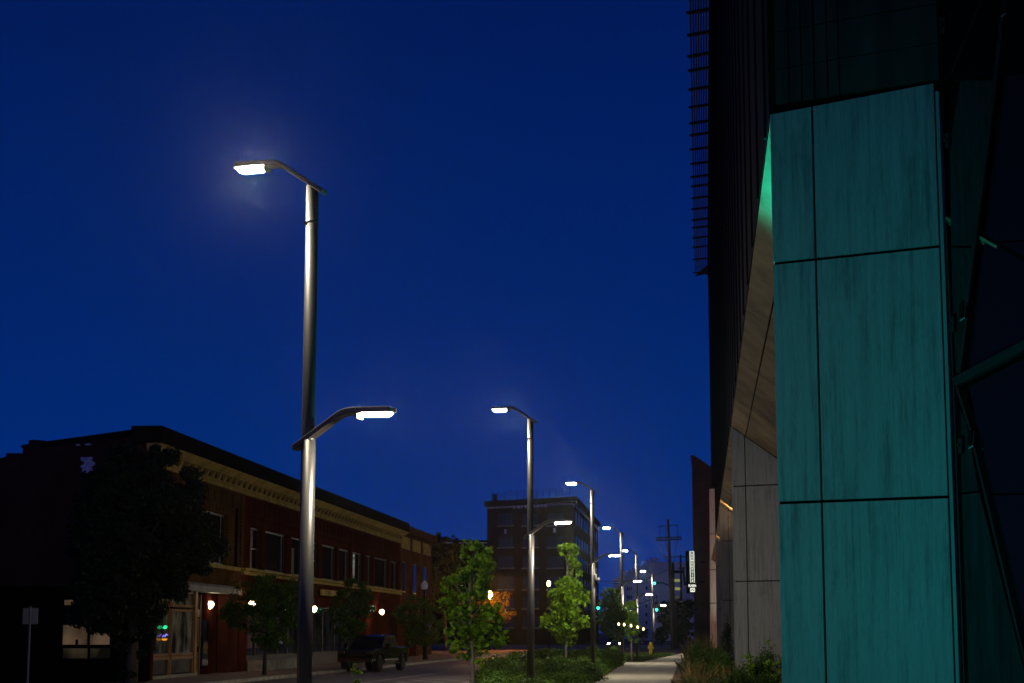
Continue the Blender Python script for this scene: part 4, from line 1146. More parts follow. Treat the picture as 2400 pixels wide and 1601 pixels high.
# brick corner building on the right, with the hanging sign
bc = P(1627, 1480, 250); bd = Vector((P(1672, 1480, 278).x, 278, 0)) - Vector((bc.x, 250, 0))
bpn = Plane((bc.x, 250), (1, .15, 0))
cornb = thing('corner_brick_building', 'plain dark brick corner building beyond the piers', 'building', (bc.x, 250, 0))
hz = P(1620, 1067, 250).z
L_ = bd.length * 1.6; h2 = hz - .0
q0 = [bpn.pt(0, 0), bpn.pt(L_, 0), bpn.pt(L_, hz - .5), bpn.pt(0, hz - 2.3)]
far_off = Vector((16, 12, 0))
q_ = [bpn.pt(*bpn.hit(x, y)) for x, y in ((1622.5, 1117), (1623, 1074), (1626, 1072), (1671, 1103), (1710, 1122))]
q_ = [bpn.pt(0, 0)] + [bpn.pt(0, q_[0].z)] + q_[1:] + [Vector((q_[-1].x, q_[-1].y, 0))]
MB().poly(q_, (-.25, -1, 0), 7).build('wall', M['corner_brick'], cornb)
q_ = [bpn.pt(*bpn.hit(x, y, .12), out=.12) for x, y in ((1623.5, 1116), (1618.5, 1071), (1619, 1066.5), (1625, 1066.5), (1671, 1098.5), (1710, 1117), (1710, 1125), (1671, 1107), (1626, 1077))]
MB().poly(q_, (-.25, -1, 0), 6).build('cornice', M['corner_brick'], cornb)
MB().hexa([Vector((29, 254, 0)), Vector((95, 262, 0)), Vector((95, 300, 0)), Vector((29, 300, 0)), Vector((29, 254, 22)), Vector((95, 262, 22)), Vector((95, 300, 22)), Vector((29, 300, 22))]).build('unseen_block', M['corner_brick'], cornb)  # unseen block added to keep sky out of the shop window reflections
for yv in (1317, 1364):
    p0 = P(1648, yv, 262); s_ = bpn.hit(1642, yv)[0]; s1 = bpn.hit(1652, yv)[0]; z_ = bpn.hit(1647, yv)[1]
    MB().rect(bpn, s_, s1, z_ - .12, z_ + .12, .003, .05).build('wall_slot', M['black'], cornb)
# hanging sign
sgY = 249.0
hs = thing('hanging_sign', 'tall dark blade sign with lit white stacked capitals and PLAZA below', 'sign', P(1616, 1390, sgY), None)
def sb(x0, y0, x1, y1, Ya, Yb, name, m, par=hs):
    a_, b_ = P(x0, y1, Ya), P(x1, y0, Ya)
    return MB().hexa([Vector((a_.x, Ya, a_.z)), Vector((b_.x, Ya, a_.z)), Vector((b_.x, Yb, a_.z)), Vector((a_.x, Yb, a_.z)),
                      Vector((a_.x, Ya, b_.z)), Vector((b_.x, Ya, b_.z)), Vector((b_.x, Yb, b_.z)), Vector((a_.x, Yb, b_.z))]).build(name, m, par)
sb(1608.5, 1291, 1629, 1372, sgY, sgY + .6, 'housing', M['black'])
sb(1609, 1372.3, 1628, 1391, sgY + .2, sgY + .5, 'housing', M['black'])
wh = emis('sign_white', (.95, 1.0, .86), 1.0)
fx = lambda y: (1616.3 + (y - 1292) * .03, 1627.2 + (y - 1292) * .014)
f1 = sgY - .06
sb(1616.2, 1292.2, 1627.0, 1294.2, f1, f1 + .05, 'neon_border', wh)
for x0, x1 in ((1616.3, 1618.0), (1625.2, 1626.9)):
    a_, b_ = P(x0, 1294.3, f1), P(x1, 1294.3, f1); c_, d_ = P(x0 + 1.7, 1366, f1), P(x1 + 1.3, 1366, f1)
    MB().poly([a_, b_, d_, c_], (0, -1, 0), .04).build('neon_border', wh, hs)
for i, ch in enumerate('HOMEOFFICE'):
    yv = 1302.0 + i * 6.9
    o_ = P(1621.7 + i * .14, yv, f1 - .02)
    text_mesh(ch, 4.6 / F * sgY, wh, 'letter', o_, (1, 0, 0), UPZ, hs, align='CENTER', ext=.02)
o_ = P(1622.6, 1375.2, f1 - .02); text_mesh('PLAZA', 5.2 / F * sgY, wh, 'letter', o_, (1, 0, 0), UPZ, hs, align='CENTER', ext=.02, spacing=.78)
for x0, y0, x1, y1 in ((1618, 1378, 1628.5, 1380), (1618, 1380.1, 1619.8, 1387), (1626.8, 1380.1, 1628.5, 1387), (1618, 1384.9, 1628.5, 1387.5)):
    sb(x0, y0, x1, y1, f1, f1 + .05, 'emblem', wh)
MB().poly([P(1619.5, 1380.5, f1), P(1621.3, 1380.5, f1), P(1623.2, 1383, f1), P(1625.2, 1380.5, f1), P(1627, 1380.5, f1), P(1623.2, 1385.2, f1)], (0, -1, 0), .03).build('emblem', wh, hs)
MB().box(P(1632, 1300, sgY + .3), (.7, .1, .1)).build('bracket', M['wire'], hs); MB().box(P(1632, 1365, sgY + .3), (.7, .1, .1)).build('bracket', M['wire'], hs)

# pale far building
fb = P(1524, 1480, 420); fh = P(1524, 1317, 420).z
farb = thing('pale_far_building', 'large pale plain building far down the street with a few lit windows', 'building', (fb.x, 420, 0))
fr_ = P(1660, 1480, 420); fl = Vector((P(1438, 1480, 560).x, 560, 0))
MB().hexa([Vector((fb.x, 420, 0)), Vector((fr_.x, 420, 0)), Vector((fr_.x + 14, 560, 0)), fl,
           Vector((fb.x, 420, fh)), Vector((fr_.x, 420, fh)), Vector((fr_.x + 14, 560, fh)), fl + UPZ * fh]).build('wall', M['whitebldg'], farb)
fpn = Plane((fb.x, 420), (1, 0, 0)); fsn = Plane((fb.x, 420), fl - Vector((fb.x, 420, 0)))
def fr2(pl, x0, y0, x1, y1, m, name='window'):
    a_, z1 = pl.hit(x0, y0); b_, _ = pl.hit(x1, y0); _, z0 = pl.hit(x0, y1)
    return MB().rect(pl, min(a_, b_), max(a_, b_), z0, z1, .01, .08).build(name, m, farb)
litw = emis('lit_office', (.55, .55, .16), .42)
fr2(fpn, 1578, 1337, 1604, 1343.5, M['black'], 'recess')
fr2(fpn, 1581, 1357.5, 1597, 1363.5, litw); fr2(fpn, 1581, 1377, 1598, 1383, litw)
fr2(fpn, 1583, 1398, 1600, 1402, emis('lit_office_dim', (.5, .4, .1), .12))
for yv in (1376, 1396, 1417, 1438):
    for xv in (1470, 1474, 1479):
        fr2(fsn, xv, yv, xv + 2, yv + 8, M['black'])
for yv in (1362, 1381, 1405, 1423, 1443, 1462):
    fr2(fsn, 1514, yv - 6, 1517, yv + 2, M['black'])
for i, (x, y) in enumerate(((1522, 1314), (1530, 1311), (1539, 1311), (1512, 1319), (1482, 1334), (1469, 1341), (1463, 1344))):
    p0 = P(x, y, 419 if x > 1520 else 460)
    MB().lathe(p0, [(.1, -.5), (.45, -.2), (.5, .2), (.1, .5)], 8).build('roof_dish', pal, farb)

# ------------------------------------------------------------------ utility poles and wires
up1 = thing('utility_pole', 'tall dark utility pole with crossarms beside the pale far building', 'utility pole', G(1579, 1507, 0) if False else Vector((P(1577, 1500, 215).x, 215, 0)))
mb = MB(); b0 = Vector((P(1578, 1500, 215).x, 215, 0)); t0 = P(1565.5, 1217, 215)
mb.tube([b0, b0.lerp(t0, .55), t0], [.27, .2, .13], 8); mb.build('pole', M['polewood'], up1)
def cross(x0, y0, x1, y1, Y, w=.14, par=up1, name='crossarm'):
    MB().bar(P(x0, y0, Y), P(x1, y1, Y), w, w).build(name, M['polewood'], par)
cross(1543, 1234, 1589, 1230.5, 215, .1); cross(1537, 1261.5, 1597.5, 1258.5, 215, .17); cross(1537, 1267, 1597.5, 1264, 215, .17)
for x, ya, yb in ((1545.5, 1232, 1266), (1588, 1231, 1266), (1560, 1236, 1262), (1588, 1258, 1262)):
    MB().tube([P(x, ya, 215), P(x + .3, yb, 215)], .035, 5).build('insulator_wire', M['wire'], up1)
for pts in ([(1545.5, 1267), (1546.5, 1286), (1556, 1303), (1566, 1318), (1569, 1330)], [(1560, 1266), (1562, 1284), (1567, 1300), (1571, 1322)],
            [(1588, 1266), (1584, 1285), (1580, 1312), (1577, 1330), (1574, 1342)]):
    MB().tube([P(x, y, 215) for x, y in pts], .035, 5).build('drop_wire', M['wire'], up1)
up2 = thing('utility_pole', 'second dark utility pole, just right of the tall one', 'utility pole', (P(1582, 1500, 232).x, 232, 0))
MB().tube([Vector((P(1583, 1500, 232).x, 232, 0)), P(1577, 1318, 232)], [.2, .14], 8).build('pole', M['polewood'], up2)
cross(1557, 1306, 1612, 1304.5, 232, .12, up2)
MB().bar(P(1557, 1300, 232), P(1557, 1308, 232), .12, .12).build('insulator', M['polewood'], up2)
up3 = thing('utility_pole', 'third thin utility pole, in front of the far lit windows', 'utility pole', (P(1597, 1500, 300).x, 300, 0))
MB().tube([Vector((P(1598, 1500, 300).x, 300, 0)), P(1595, 1300, 300)], [.2, .14], 8).build('pole', M['polewood'], up3)
cross(1588, 1332, 1606, 1331, 300, .14, up3); cross(1601, 1330, 1605, 1372, 300, .3, up3, 'transformer')
def sag(a, b, s, n=8):
    return [a.lerp(b, i / n) - UPZ * (4 * s * (i / n) * (1 - i / n)) for i in range(n + 1)]
for lab, A_, B_, s_ in (('slack dark wire crossing behind the farthest street lamp', P(1400, 1362, 260), P(1571, 1333, 215), .9),
                        ('lower dark wire over the far tree tops', P(1400, 1420, 250), P(1572, 1384, 215), .8),
                        ('dark wire at the lamp crest below the six-storey roof', P(1400, 1361, 260), P(1480, 1361, 255), .1)):
    o = MB().tube(sag(A_, B_, s_), .04, 5).build('overhead_wire', M['wire']); tag(o, lab, 'wire')

# ------------------------------------------------------------------ traffic lights, small lamps, lights
green = emis('green_signal', (.02, 1.0, .55), 9)
def signal(px, py, Y, lab, g=True):
    c = P(px, py, Y); t = thing('traffic_light', lab, 'traffic light', (c.x, Y, c.z))
    MB().box(c + Vector((0, .12, .32)), (.36, .2, 1.05)).build('housing', M['metal_dark'], t, bevel=.03)
    MB().lathe(c, [(.0, -.001), (.11, 0)], 12)
    for k, m in ((0, green), (1, M['metal_dark']), (2, M['metal_dark'])):
        cc = c + Vector((0, .0, .34 * k)); vs = [cc + Vector((.14 * math.cos(a), 0, .14 * math.sin(a))) for a in np.linspace(0, 2 * math.pi, 13)[:-1]]
        MB().poly(vs, (0, -1, 0), .02).build('lens', m, t)
        MB().tube([cc + Vector((0, -.18, .1)), cc + Vector((0, 0, .14))], .06, 6).build('visor', M['metal_dark'], t)
    MB().tube([c + Vector((0, .2, .85)), c + Vector((0, .2, 1.6))], .04, 6).build('hanger', M['wire'], t)
    return t
signal(1402, 1425, 205, 'green traffic light hanging just right of the third street lamp')
signal(1539, 1429, 205, 'green traffic light hanging right of the farthest street lamp')
c = P(1534, 1367, 290); t = thing('traffic_light', 'tiny distant teal signal on a curved mast arm', 'traffic light', c)
MB().box(c, (.3, .2, .3)).build('lens', green, t); MB().tube([P(1534, 1366, 290), P(1552, 1366, 290), P(1572, 1374, 290)], .1, 6).build('mast_arm', M['wire'], t)
# other street lamps
def lantern(px, py, Y, lab, m, h=.33, r=.16, acorn=False):
    c = P(px, py, Y); t = thing('post_lamp', lab, 'post lamp', (c.x, Y, .1))
    MB().tube([(c.x, Y, .1), (c.x, Y, c.z - h)], [.09, .05], 8).build('post', M['metal_dark'], t)
    pr = [(.1, -h * .9), (r * .8, -h * .75), (r, -h * .2), (r * .85, h * .3), (r * .35, h * .7), (.02, h)] if acorn else [(r * .4, -h), (r, -h * .4), (r, h * .4), (r * .3, h)]
    MB().lathe(c, pr, 12).build('globe', m, t, smooth=True)
    MB().lathe(c, [(r * .7, -h * 1.15), (r * .75, -h * .9)], 10).build('collar', M['metal_dark'], t)
    return t
frost = mat('frosted_globe', (.55, .55, .62), .4, emit=(.3, .3, .5), estr=.05)  # faint bluish glow put into the unlit globe
lantern(995, 1371, 128, 'unlit pale acorn lamp on a dark post by the orange-brown house', frost, .34, .24, True)
lantern(1286, 1368, 215, 'lit yellowish lamp on a dark post before the six-storey building', emis('yellow_lamp', (1, .85, .3), 12), .35, .2)
lantern(1148, 1394, 191, 'glaring orange lamp seen through the right edge of the near ginkgo', emis('orange_lamp', (1.0, .36, .04), 1600), .34, .2)
# string lights
sl = thing('string_lights', 'short string of warm bulbs at the far crossing', 'string lights', P(1480, 1468, 105))
sp2 = [(1450, 1463), (1463, 1464), (1479, 1466.5), (1494.5, 1470), (1508, 1474.5)]
MB().tube([P(x, y - 2, 105) for x, y in sp2], .008, 5).build('cable', M['wire'], sl)
for x, y in sp2: MB().lathe(P(x, y, 105), [(.02, -.08), (.055, -.03), (.055, .03), (.02, .08)], 10).build('bulb', emis('string_bulb', (1, .78, .35), 5), sl, smooth=True)
for x, y, lab, s in ((1299, 1474, 'tiny white light glinting through the second ginkgo', 4), (1424.5, 1428, 'tiny white light high in the third street tree', 3), (1414.5, 1449, 'tiny white light low in the third street tree', 3), (1120, 1512, 'warm low light behind the near ginkgo trunk', 6)):
    Yl = 188; o = MB().lathe(P(x, y, Yl), [(.02, -.08), (.07, 0), (.02, .08)], 8).build('small_light', emis('small_light', (1, .92, .8), s), smooth=True); tag(o, lab, 'light')

# ------------------------------------------------------------------ vehicles
def local(loc, ang):
    c, s = math.cos(ang), math.sin(ang)
    return lambda x, y, z: Vector((loc[0] + x * c - y * s, loc[1] + x * s + y * c, loc[2] + z))
def car_shape(L, prof, hw, tf, mb):
    """prof: list of (x, z, halfwidth) closed side outline, extruded with tapered width"""
    n = len(prof)
    vs = [L(x, -w * hw, z) for x, z, w in prof] + [L(x, w * hw, z) for x, z, w in prof]
    mb.add(vs, [tuple(range(n)), tuple(range(2 * n - 1, n - 1, -1))] + [(i, i + n, (i + 1) % n + n, (i + 1) % n) for i in range(n)])
def wheel(L, x, y, r, w, parent):
    a, b = L(x, y - w / 2, r), L(x, y + w / 2, r)
    ax = (b - a).normalized()
    def ring(p0, p1, r0, name, m, par):
        u = UPZ; v = ax.cross(u)
        n = 20; vs = []
        for p, rr_ in ((p0, r0 * .93), (p0.lerp(p1, .15), r0), (p0.lerp(p1, .85), r0), (p1, r0 * .93)):
            vs += [p + (u * math.cos(2 * math.pi * k / n) + v * math.sin(2 * math.pi * k / n)) * rr_ for k in range(n)]
        fs_ = [(i * n + k, i * n + (k + 1) % n, (i + 1) * n + (k + 1) % n, (i + 1) * n + k) for i in range(3) for k in range(n)]
        fs_ += [tuple(range(n)), tuple(3 * n + k for k in range(n))[::-1]]
        return MB().add(vs, fs_).build(name, m, par, smooth=False)
    t = ring(a, b, r, 'wheel', M['tyre'], parent)
    ring(a - ax * .015, b + ax * .015, r * .58, 'rim', M['rim'], t)
# pickup: x axis = forward
def pickup():
    Fr = Vector((-.26, -.965, 0)).normalized()       # nose towards the camera
    ang = math.atan2(Fr.y, Fr.x)
    fw = G(886, 1575, 0)                             # near front wheel contact
    side = Vector((-Fr.y, Fr.x, 0))                  # left of the truck
    # truck centre
    sgn = 1 if side.x > 0 else -1
    c = fw - Fr * 1.75 - side * sgn * .85
    root = thing('pickup_truck', 'black crew-cab pickup truck parked at the far kerb', 'pickup truck', (c.x, c.y, 0))
    L = local((c.x, c.y, .004), ang)
    mb = MB()
    lo = [(2.62, .50, .93), (2.72, .62, .97), (2.72, .98, .97), (2.62, 1.10, .95), (1.35, 1.22, .97), (-.95, 1.22, .99), (-2.75, 1.18, .98), (-2.82, .62, .98), (-2.7, .5, .95)]
    car_shape(L, lo, 1.0, 0, mb); mb.build('body', M['truck'], root, bevel=.05)
    mb = MB()
    n_ = [(1.28, 1.2, .90), (.62, 1.74, .76), (.3, 1.82, .74), (-.95, 1.83, .74), (-1.12, 1.78, .76), (-1.25, 1.2, .90)]
    car_shape(L, n_, 1.0, 0, mb); mb.build('cab', M['truck'], root, bevel=.04)
    # windows
    ws = MB().add([L(1.22, -.80, 1.27), L(1.22, .80, 1.27), L(.66, .68, 1.725), L(.66, -.68, 1.725)], [(0, 1, 2, 3)]); ws.v = [(v[0] + Fr.x * .02, v[1] + Fr.y * .02, v[2] + .012) for v in ws.v]; ws.build('windscreen', M['glass'], root)
    for sg_ in (-1, 1):
        for x0, x1 in ((.98, .02), (-.06, -.98)):
            t1 = .56 if x0 > .5 else x0
            mb = MB().add([L(x0, sg_ * .905, 1.26), L(x1, sg_ * .905, 1.26), L(x1, sg_ * .795, 1.70), L(t1, sg_ * .795, 1.70)], [(0, 1, 2, 3)])
            mb.build('side_window', M['glass'], root)
        MB().box(L(1.1, sg_ * 1.12, 1.28), (.12, .22, .2), L(1, 0, 0) - L(0, 0, 0), L(0, 1, 0) - L(0, 0, 0)).build('wing_mirror', M['truck'], root, bevel=.03)
        for xw in (1.75, -1.85):
            wheel(L, xw, sg_ * .83, .42, .30, root)
            mb = MB(); arc = []
            for k in range(9):
                a = math.pi * k / 8; arc.append(L(xw + .52 * math.cos(a), sg_ * .99, .46 + .50 * math.sin(a)))
            mb.tube(arc, .045, 6); mb.build('wheel_arch', M['tyre'], root)
        MB().box(L(2.70, sg_ * .74, .96), (.08, .34, .16), L(1, 0, 0) - L(0, 0, 0), L(0, 1, 0) - L(0, 0, 0)).build('headlight', M['chrome'], root, bevel=.02)
        MB().box(L(-2.8, sg_ * .9, 1.0), (.06, .14, .34), L(1, 0, 0) - L(0, 0, 0), L(0, 1, 0) - L(0, 0, 0)).build('tail_light', mat('tail_red', (.3, .01, .01), .2, emit=(1, .05, .03), estr=.04), root)
        MB().box(L(.45, sg_ * 1.0, 1.02), (.2, .03, .035), L(1, 0, 0) - L(0, 0, 0), L(0, 1, 0) - L(0, 0, 0)).build('door_handle', M['chrome'], root)
        MB().box(L(.1, sg_ * 1.0, .42), (2.3, .12, .06), L(1, 0, 0) - L(0, 0, 0), L(0, 1, 0) - L(0, 0, 0)).build('running_board', M['rim'], root)
    MB().box(L(2.76, 0, .60), (.14, 1.9, .20), L(1, 0, 0) - L(0, 0, 0), L(0, 1, 0) - L(0, 0, 0)).build('bumper', M['chrome'], root, bevel=.04)
    for k in range(4): MB().box(L(2.73, 0, .80 + k * .075), (.05, 1.05, .03), L(1, 0, 0) - L(0, 0, 0), L(0, 1, 0) - L(0, 0, 0)).build('grille_bar', M['rim'], root)
    MB().box(L(-1.95, 0, 1.23), (1.6, 1.7, .05), L(1, 0, 0) - L(0, 0, 0), L(0, 1, 0) - L(0, 0, 0)).build('bed_cover', M['tyre'], root)
pickup()

def small_car(px, Y, lab, lights):
    c = Vector((P(px, 1500, Y).x, Y + 2, 0)); Fr = Vector((-.1, -.99, 0)).normalized(); ang = math.atan2(Fr.y, Fr.x)
    root = thing('car', lab, 'car', c); L = local((c.x, c.y, .004), ang)
    mb = MB(); car_shape(L, [(2.1, .3, .85), (2.2, .62, .85), (1.2, .85, .88), (-1.9, .92, .88), (-2.15, .6, .85), (-2.1, .3, .85)], 1, 0, mb); mb.build('body', M['truck'], root, bevel=.05)
    mb = MB(); car_shape(L, [(1.1, .85, .80), (.35, 1.38, .64), (-.9, 1.4, .64), (-1.6, .9, .80)], 1, 0, mb); mb.build('cabin', M['glass'], root, bevel=.04)
    for sg_ in (-1, 1):
        for xw in (1.35, -1.35): wheel(L, xw, sg_ * .76, .32, .2, root)
        q_ = [L(2.215, sg_ * .62 + a, .58 + b) for a, b in ((-.11, -.06), (.11, -.06), (.11, .06), (-.11, .06))]
        MB().poly(q_, Fr, .05).build('headlight', lights, root)
small_car(1443, 226, 'oncoming car with both headlights on beyond the planting strip', emis('headlight', (1.0, .88, .66), 120))

# ------------------------------------------------------------------ hydrant
hp = G(1525, 1536, .1); hp = Vector((P(1525, 1536, 157).x, 157, .1))
hy = thing('fire_hydrant', 'yellow fire hydrant at the left foot of the farthest lamp', 'fire hydrant', hp)
MB().lathe(hp, [(.20, 0), (.20, .05), (.14, .07), (.135, .66), (.18, .68), (.18, .74), (.14, .76)], 16).build('barrel', M['yellow'], hy, smooth=False)
MB().lathe(hp + UPZ * .76, [(.15, 0), (.15, .06), (.12, .16), (.05, .22), (.04, .28)], 14).build('bonnet', M['yellow'], hy, smooth=True)
for d_ in (Vector((-1, 0, 0)), Vector((1, 0, 0)), Vector((0, -1, 0))):
    MB().tube([hp + UPZ * .55 + d_ * .1, hp + UPZ * .55 + d_ * .24], .075, 10).build('nozzle_cap', M['yellow'], hy)

# ------------------------------------------------------------------ trees
g1 = [(1262, 1068, 1080), (1268, 1062, 1148), (1290, 1062, 1154), (1300, 1068, 1150), (1306, 1050, 1168), (1318, 1062, 1176), (1332, 1070, 1160), (1345, 1060, 1155), (1350, 1026, 1158), (1365, 1028, 1162), (1385, 1034, 1158), (1400, 1035, 1150), (1417, 1010, 1160), (1424, 1012, 1185), (1440, 1020, 1196), (1452, 1036, 1190), (1470, 1030, 1194), (1490, 1038, 1202), (1510, 1048, 1196), (1525, 1050, 1180), (1538, 1062, 1160), (1556, 1080, 1138)]
tree('ginkgo_tree', 'young ginkgo with big fan leaves, nearest of the bright green trees', 38.0, g1, 150, 2300, .092, M['ginkgo'], 1, base=(1107, 1590), trunk_r=.045, shape=FAN, group='young ginkgos in the planting strip', single=280, clump=.2, nlimb=30, droop=.5)
g2 = [(1260, 1340, 1352), (1266, 1336, 1354), (1275, 1316, 1356), (1285, 1303, 1360), (1300, 1308, 1358), (1315, 1322, 1352), (1328, 1330, 1366), (1345, 1328, 1364), (1355, 1305, 1352), (1368, 1298, 1358), (1380, 1288, 1372), (1395, 1282, 1388), (1408, 1286, 1390), (1425, 1282, 1360), (1440, 1276, 1380), (1452, 1262, 1390), (1462, 1266, 1388), (1475, 1286, 1368), (1490, 1294, 1358), (1505, 1308, 1352), (1513, 1318, 1330)]
tree('ginkgo_tree', 'slim pointed ginkgo right of the second street lamp', 84.0, g2, 170, 5200, .12, M['ginkgo'], 2, base=(1325, 1560), trunk_r=.055, shape=FAN, group='young ginkgos in the planting strip', clump=.26, nlimb=30, droop=.5)
g3 = [(1374, 1420, 1440), (1382, 1412, 1456), (1400, 1404, 1462), (1420, 1398, 1475), (1440, 1394, 1482), (1460, 1396, 1480), (1478, 1400, 1470), (1495, 1420, 1462)]
tree('street_tree', 'round dark green tree left of the fourth street lamp', 110.0, g3, 120, 7000, .13, M['maple'], 3, base=(1457, 1545), trunk_r=.09, group='trees in the planting strip', clump=.28)
g4 = [(1410, 1462, 1490), (1425, 1460, 1494), (1445, 1455, 1497), (1465, 1458, 1503), (1480, 1462, 1500), (1500, 1468, 1498), (1513, 1480, 1496)]
tree('ginkgo_tree', 'small green tree at the end of the planting strip, before the bulbs', 120.0, g4, 90, 3600, .12, M['ginkgo'], 4, base=(1481, 1545), trunk_r=.05, group='young ginkgos in the planting strip', clump=.3)
# trees on the other pavement
a1 = [(1352, 610, 640), (1360, 555, 700), (1372, 535, 740), (1390, 530, 745), (1410, 520, 740), (1430, 505, 728), (1448, 512, 735), (1465, 530, 715), (1490, 560, 700), (1515, 590, 690)]
tree('street_tree', 'spreading dark tree before the shopfronts, left of the near pole', 84.0, a1, 190, 16000, .10, M['maple'], 5, base=(620, 1585), trunk_r=.09, bark='bark_dark', group='trees along the far pavement', clump=.17)
a2 = [(1356, 812, 826), (1366, 798, 860), (1385, 790, 874), (1405, 776, 880), (1425, 768, 878), (1445, 766, 880), (1465, 772, 872), (1485, 780, 856), (1500, 792, 845)]
tree('street_tree', 'dark green tree hiding the end of the cream sign board', 99.0, a2, 120, 9000, .11, M['maple'], 6, base=(822, 1565), trunk_r=.08, bark='bark_dark', group='trees along the far pavement', clump=.2)
a3 = [(1395, 965, 990), (1408, 945, 1010), (1430, 920, 1030), (1440, 915, 1045), (1455, 925, 1060), (1475, 930, 1062), (1495, 938, 1050), (1508, 955, 1030)]
tree('street_tree', 'dim low tree right of the pickup, below the acorn lamp', 128.0, a3, 110, 9000, .13, M['maple'], 7, base=(1000, 1545), trunk_r=.08, bark='bark_dark', group='trees along the far pavement', clump=.2)
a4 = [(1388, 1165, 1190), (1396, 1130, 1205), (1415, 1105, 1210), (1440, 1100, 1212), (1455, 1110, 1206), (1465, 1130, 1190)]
tree('street_tree', 'tree lit orange by the glaring lamp behind the near ginkgo', 196.0, a4, 80, 6500, .2, M['bronze'], 8, base=(1160, 1520), trunk_r=.11, bark='bark_dark', group='trees along the far pavement', clump=.25)  # leaf colour itself carries the lamp's orange
big = [(1045, 300, 370), (1052, 268, 400), (1062, 250, 428), (1078, 232, 448), (1100, 214, 470), (1130, 190, 480), (1160, 172, 492), (1200, 160, 512), (1240, 150, 528), (1280, 150, 535), (1310, 152, 522), (1330, 156, 500), (1360, 160, 470), (1390, 160, 440), (1430, 150, 420), (1465, 150, 385), (1480, 235, 372), (1500, 255, 365), (1560, 270, 350), (1610, 275, 345)]
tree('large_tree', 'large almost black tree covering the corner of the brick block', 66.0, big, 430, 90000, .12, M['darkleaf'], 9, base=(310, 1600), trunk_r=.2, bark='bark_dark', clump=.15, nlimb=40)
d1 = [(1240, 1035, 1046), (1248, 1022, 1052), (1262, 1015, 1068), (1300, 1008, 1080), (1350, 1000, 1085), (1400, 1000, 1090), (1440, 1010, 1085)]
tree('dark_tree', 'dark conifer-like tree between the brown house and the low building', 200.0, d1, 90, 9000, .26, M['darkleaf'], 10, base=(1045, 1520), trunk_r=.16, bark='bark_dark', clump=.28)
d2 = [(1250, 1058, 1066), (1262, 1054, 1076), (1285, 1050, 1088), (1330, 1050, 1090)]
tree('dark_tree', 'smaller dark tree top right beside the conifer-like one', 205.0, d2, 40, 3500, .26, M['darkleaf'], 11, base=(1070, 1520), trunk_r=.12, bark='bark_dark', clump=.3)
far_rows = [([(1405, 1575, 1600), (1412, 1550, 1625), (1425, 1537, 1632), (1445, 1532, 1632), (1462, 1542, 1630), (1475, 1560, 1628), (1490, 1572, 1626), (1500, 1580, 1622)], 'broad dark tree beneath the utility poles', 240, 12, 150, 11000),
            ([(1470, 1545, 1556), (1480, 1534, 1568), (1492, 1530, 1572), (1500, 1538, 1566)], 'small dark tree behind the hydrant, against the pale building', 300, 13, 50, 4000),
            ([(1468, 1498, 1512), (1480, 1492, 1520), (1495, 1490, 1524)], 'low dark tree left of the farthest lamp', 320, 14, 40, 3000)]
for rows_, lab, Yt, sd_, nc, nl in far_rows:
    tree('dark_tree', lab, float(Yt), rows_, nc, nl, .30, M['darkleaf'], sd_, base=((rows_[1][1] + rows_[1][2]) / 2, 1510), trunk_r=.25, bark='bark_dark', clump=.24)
# twig sapling in front of the road
sap = [(1557, 826, 836), (1562, 820, 838), (1575, 818, 850), (1590, 822, 846), (1606, 824, 842)]
tree('sapling', 'thin sprig of young leaves standing in front of the road', 40.0, sap, 12, 90, .075, M['ginkgo'], 21, base=(832, 1640), trunk_r=.008, z0=.1, shape=OVAL, clump=.5, nlimb=8, cat='plant')
tops = MB()

# ------------------------------------------------------------------ shrubs in the strip
SH = [shrub_mesh(50 + k, 1.5, 1.1, 2600, .085, M['shrub']) for k in range(4)]
rr = random.Random(8)
def shrub(x, y, s, sz, k, lab, group, cat='shrub', name='shrub'):
    o = bpy.data.objects.new(name, SH[k % 4]); sc.collection.objects.link(o)
    o.location = (x, y, .1); o.rotation_euler = (0, 0, rr.uniform(0, 6.28)); o.scale = (s, s, sz)
    tag(o, lab, cat, group); return o
y = 50.0; k = 0
while y < 117:
    xl, xr = max(curbR(y) + .5, -38 * y * 2.23e-4), padL(y) - .6
    xx = xl
    while xx < xr + .2:
        # the bed is higher towards its far end
        hh = (.34 + .28 * rr.random()) + .26 * min(1, max(0, (y - 55) / 35))
        if not (xx < xl + .9 and y < 62 and rr.random() < .4):
            shrub(min(xx, xr) + rr.uniform(-.2, .2), y + rr.uniform(-.5, .5), rr.uniform(.75, 1.15), hh, k, 'low leafy shrub in the row between kerb and concrete walk', 'shrubs filling the strip beside the walk')
        k += 1; xx += 1.15
    y += 1.9 if y < 80 else 2.6
# shrubs by the pier foot
def rshrub(px, pytop, Y, w, lab, nl=3500, size=.08, m='shrub', seed=70, name='shrub'):
    t = P(px, pytop, Y); h = t.z - .1
    root = thing(name, lab, 'shrub', (t.x, Y, .1), 'shrubs at the foot of the piers')
    me = shrub_mesh(seed, w, h * .95, nl, size, M[m], OVAL, 60)
    o = bpy.data.objects.new('foliage', me); sc.collection.objects.link(o); o.parent = root
    mb = MB()
    for q_ in range(7):
        a = q_ * .9; mb.tube([(t.x, Y, .1), (t.x + math.cos(a) * w * .18, Y + math.sin(a) * w * .18, .1 + h * .45), (t.x + math.cos(a) * w * .33, Y + math.sin(a) * w * .33, .1 + h * .8)], [.02, .012, .004], 5)
    mb.build('stems', M['bark_dark'], root)
rshrub(1636, 1508, 66, 1.1, 'dense rounded shrub at the edge of the walk, under the plumes', 4500, .06, seed=71)
rshrub(1668, 1512, 64, 1.1, 'dense shrub touching the right of the rounded one', 4200, .06, seed=72)
rshrub(1702, 1455, 66, .45, 'narrow dark upright shrub against the second pier', 1800, .06, seed=73, m='darkleaf')
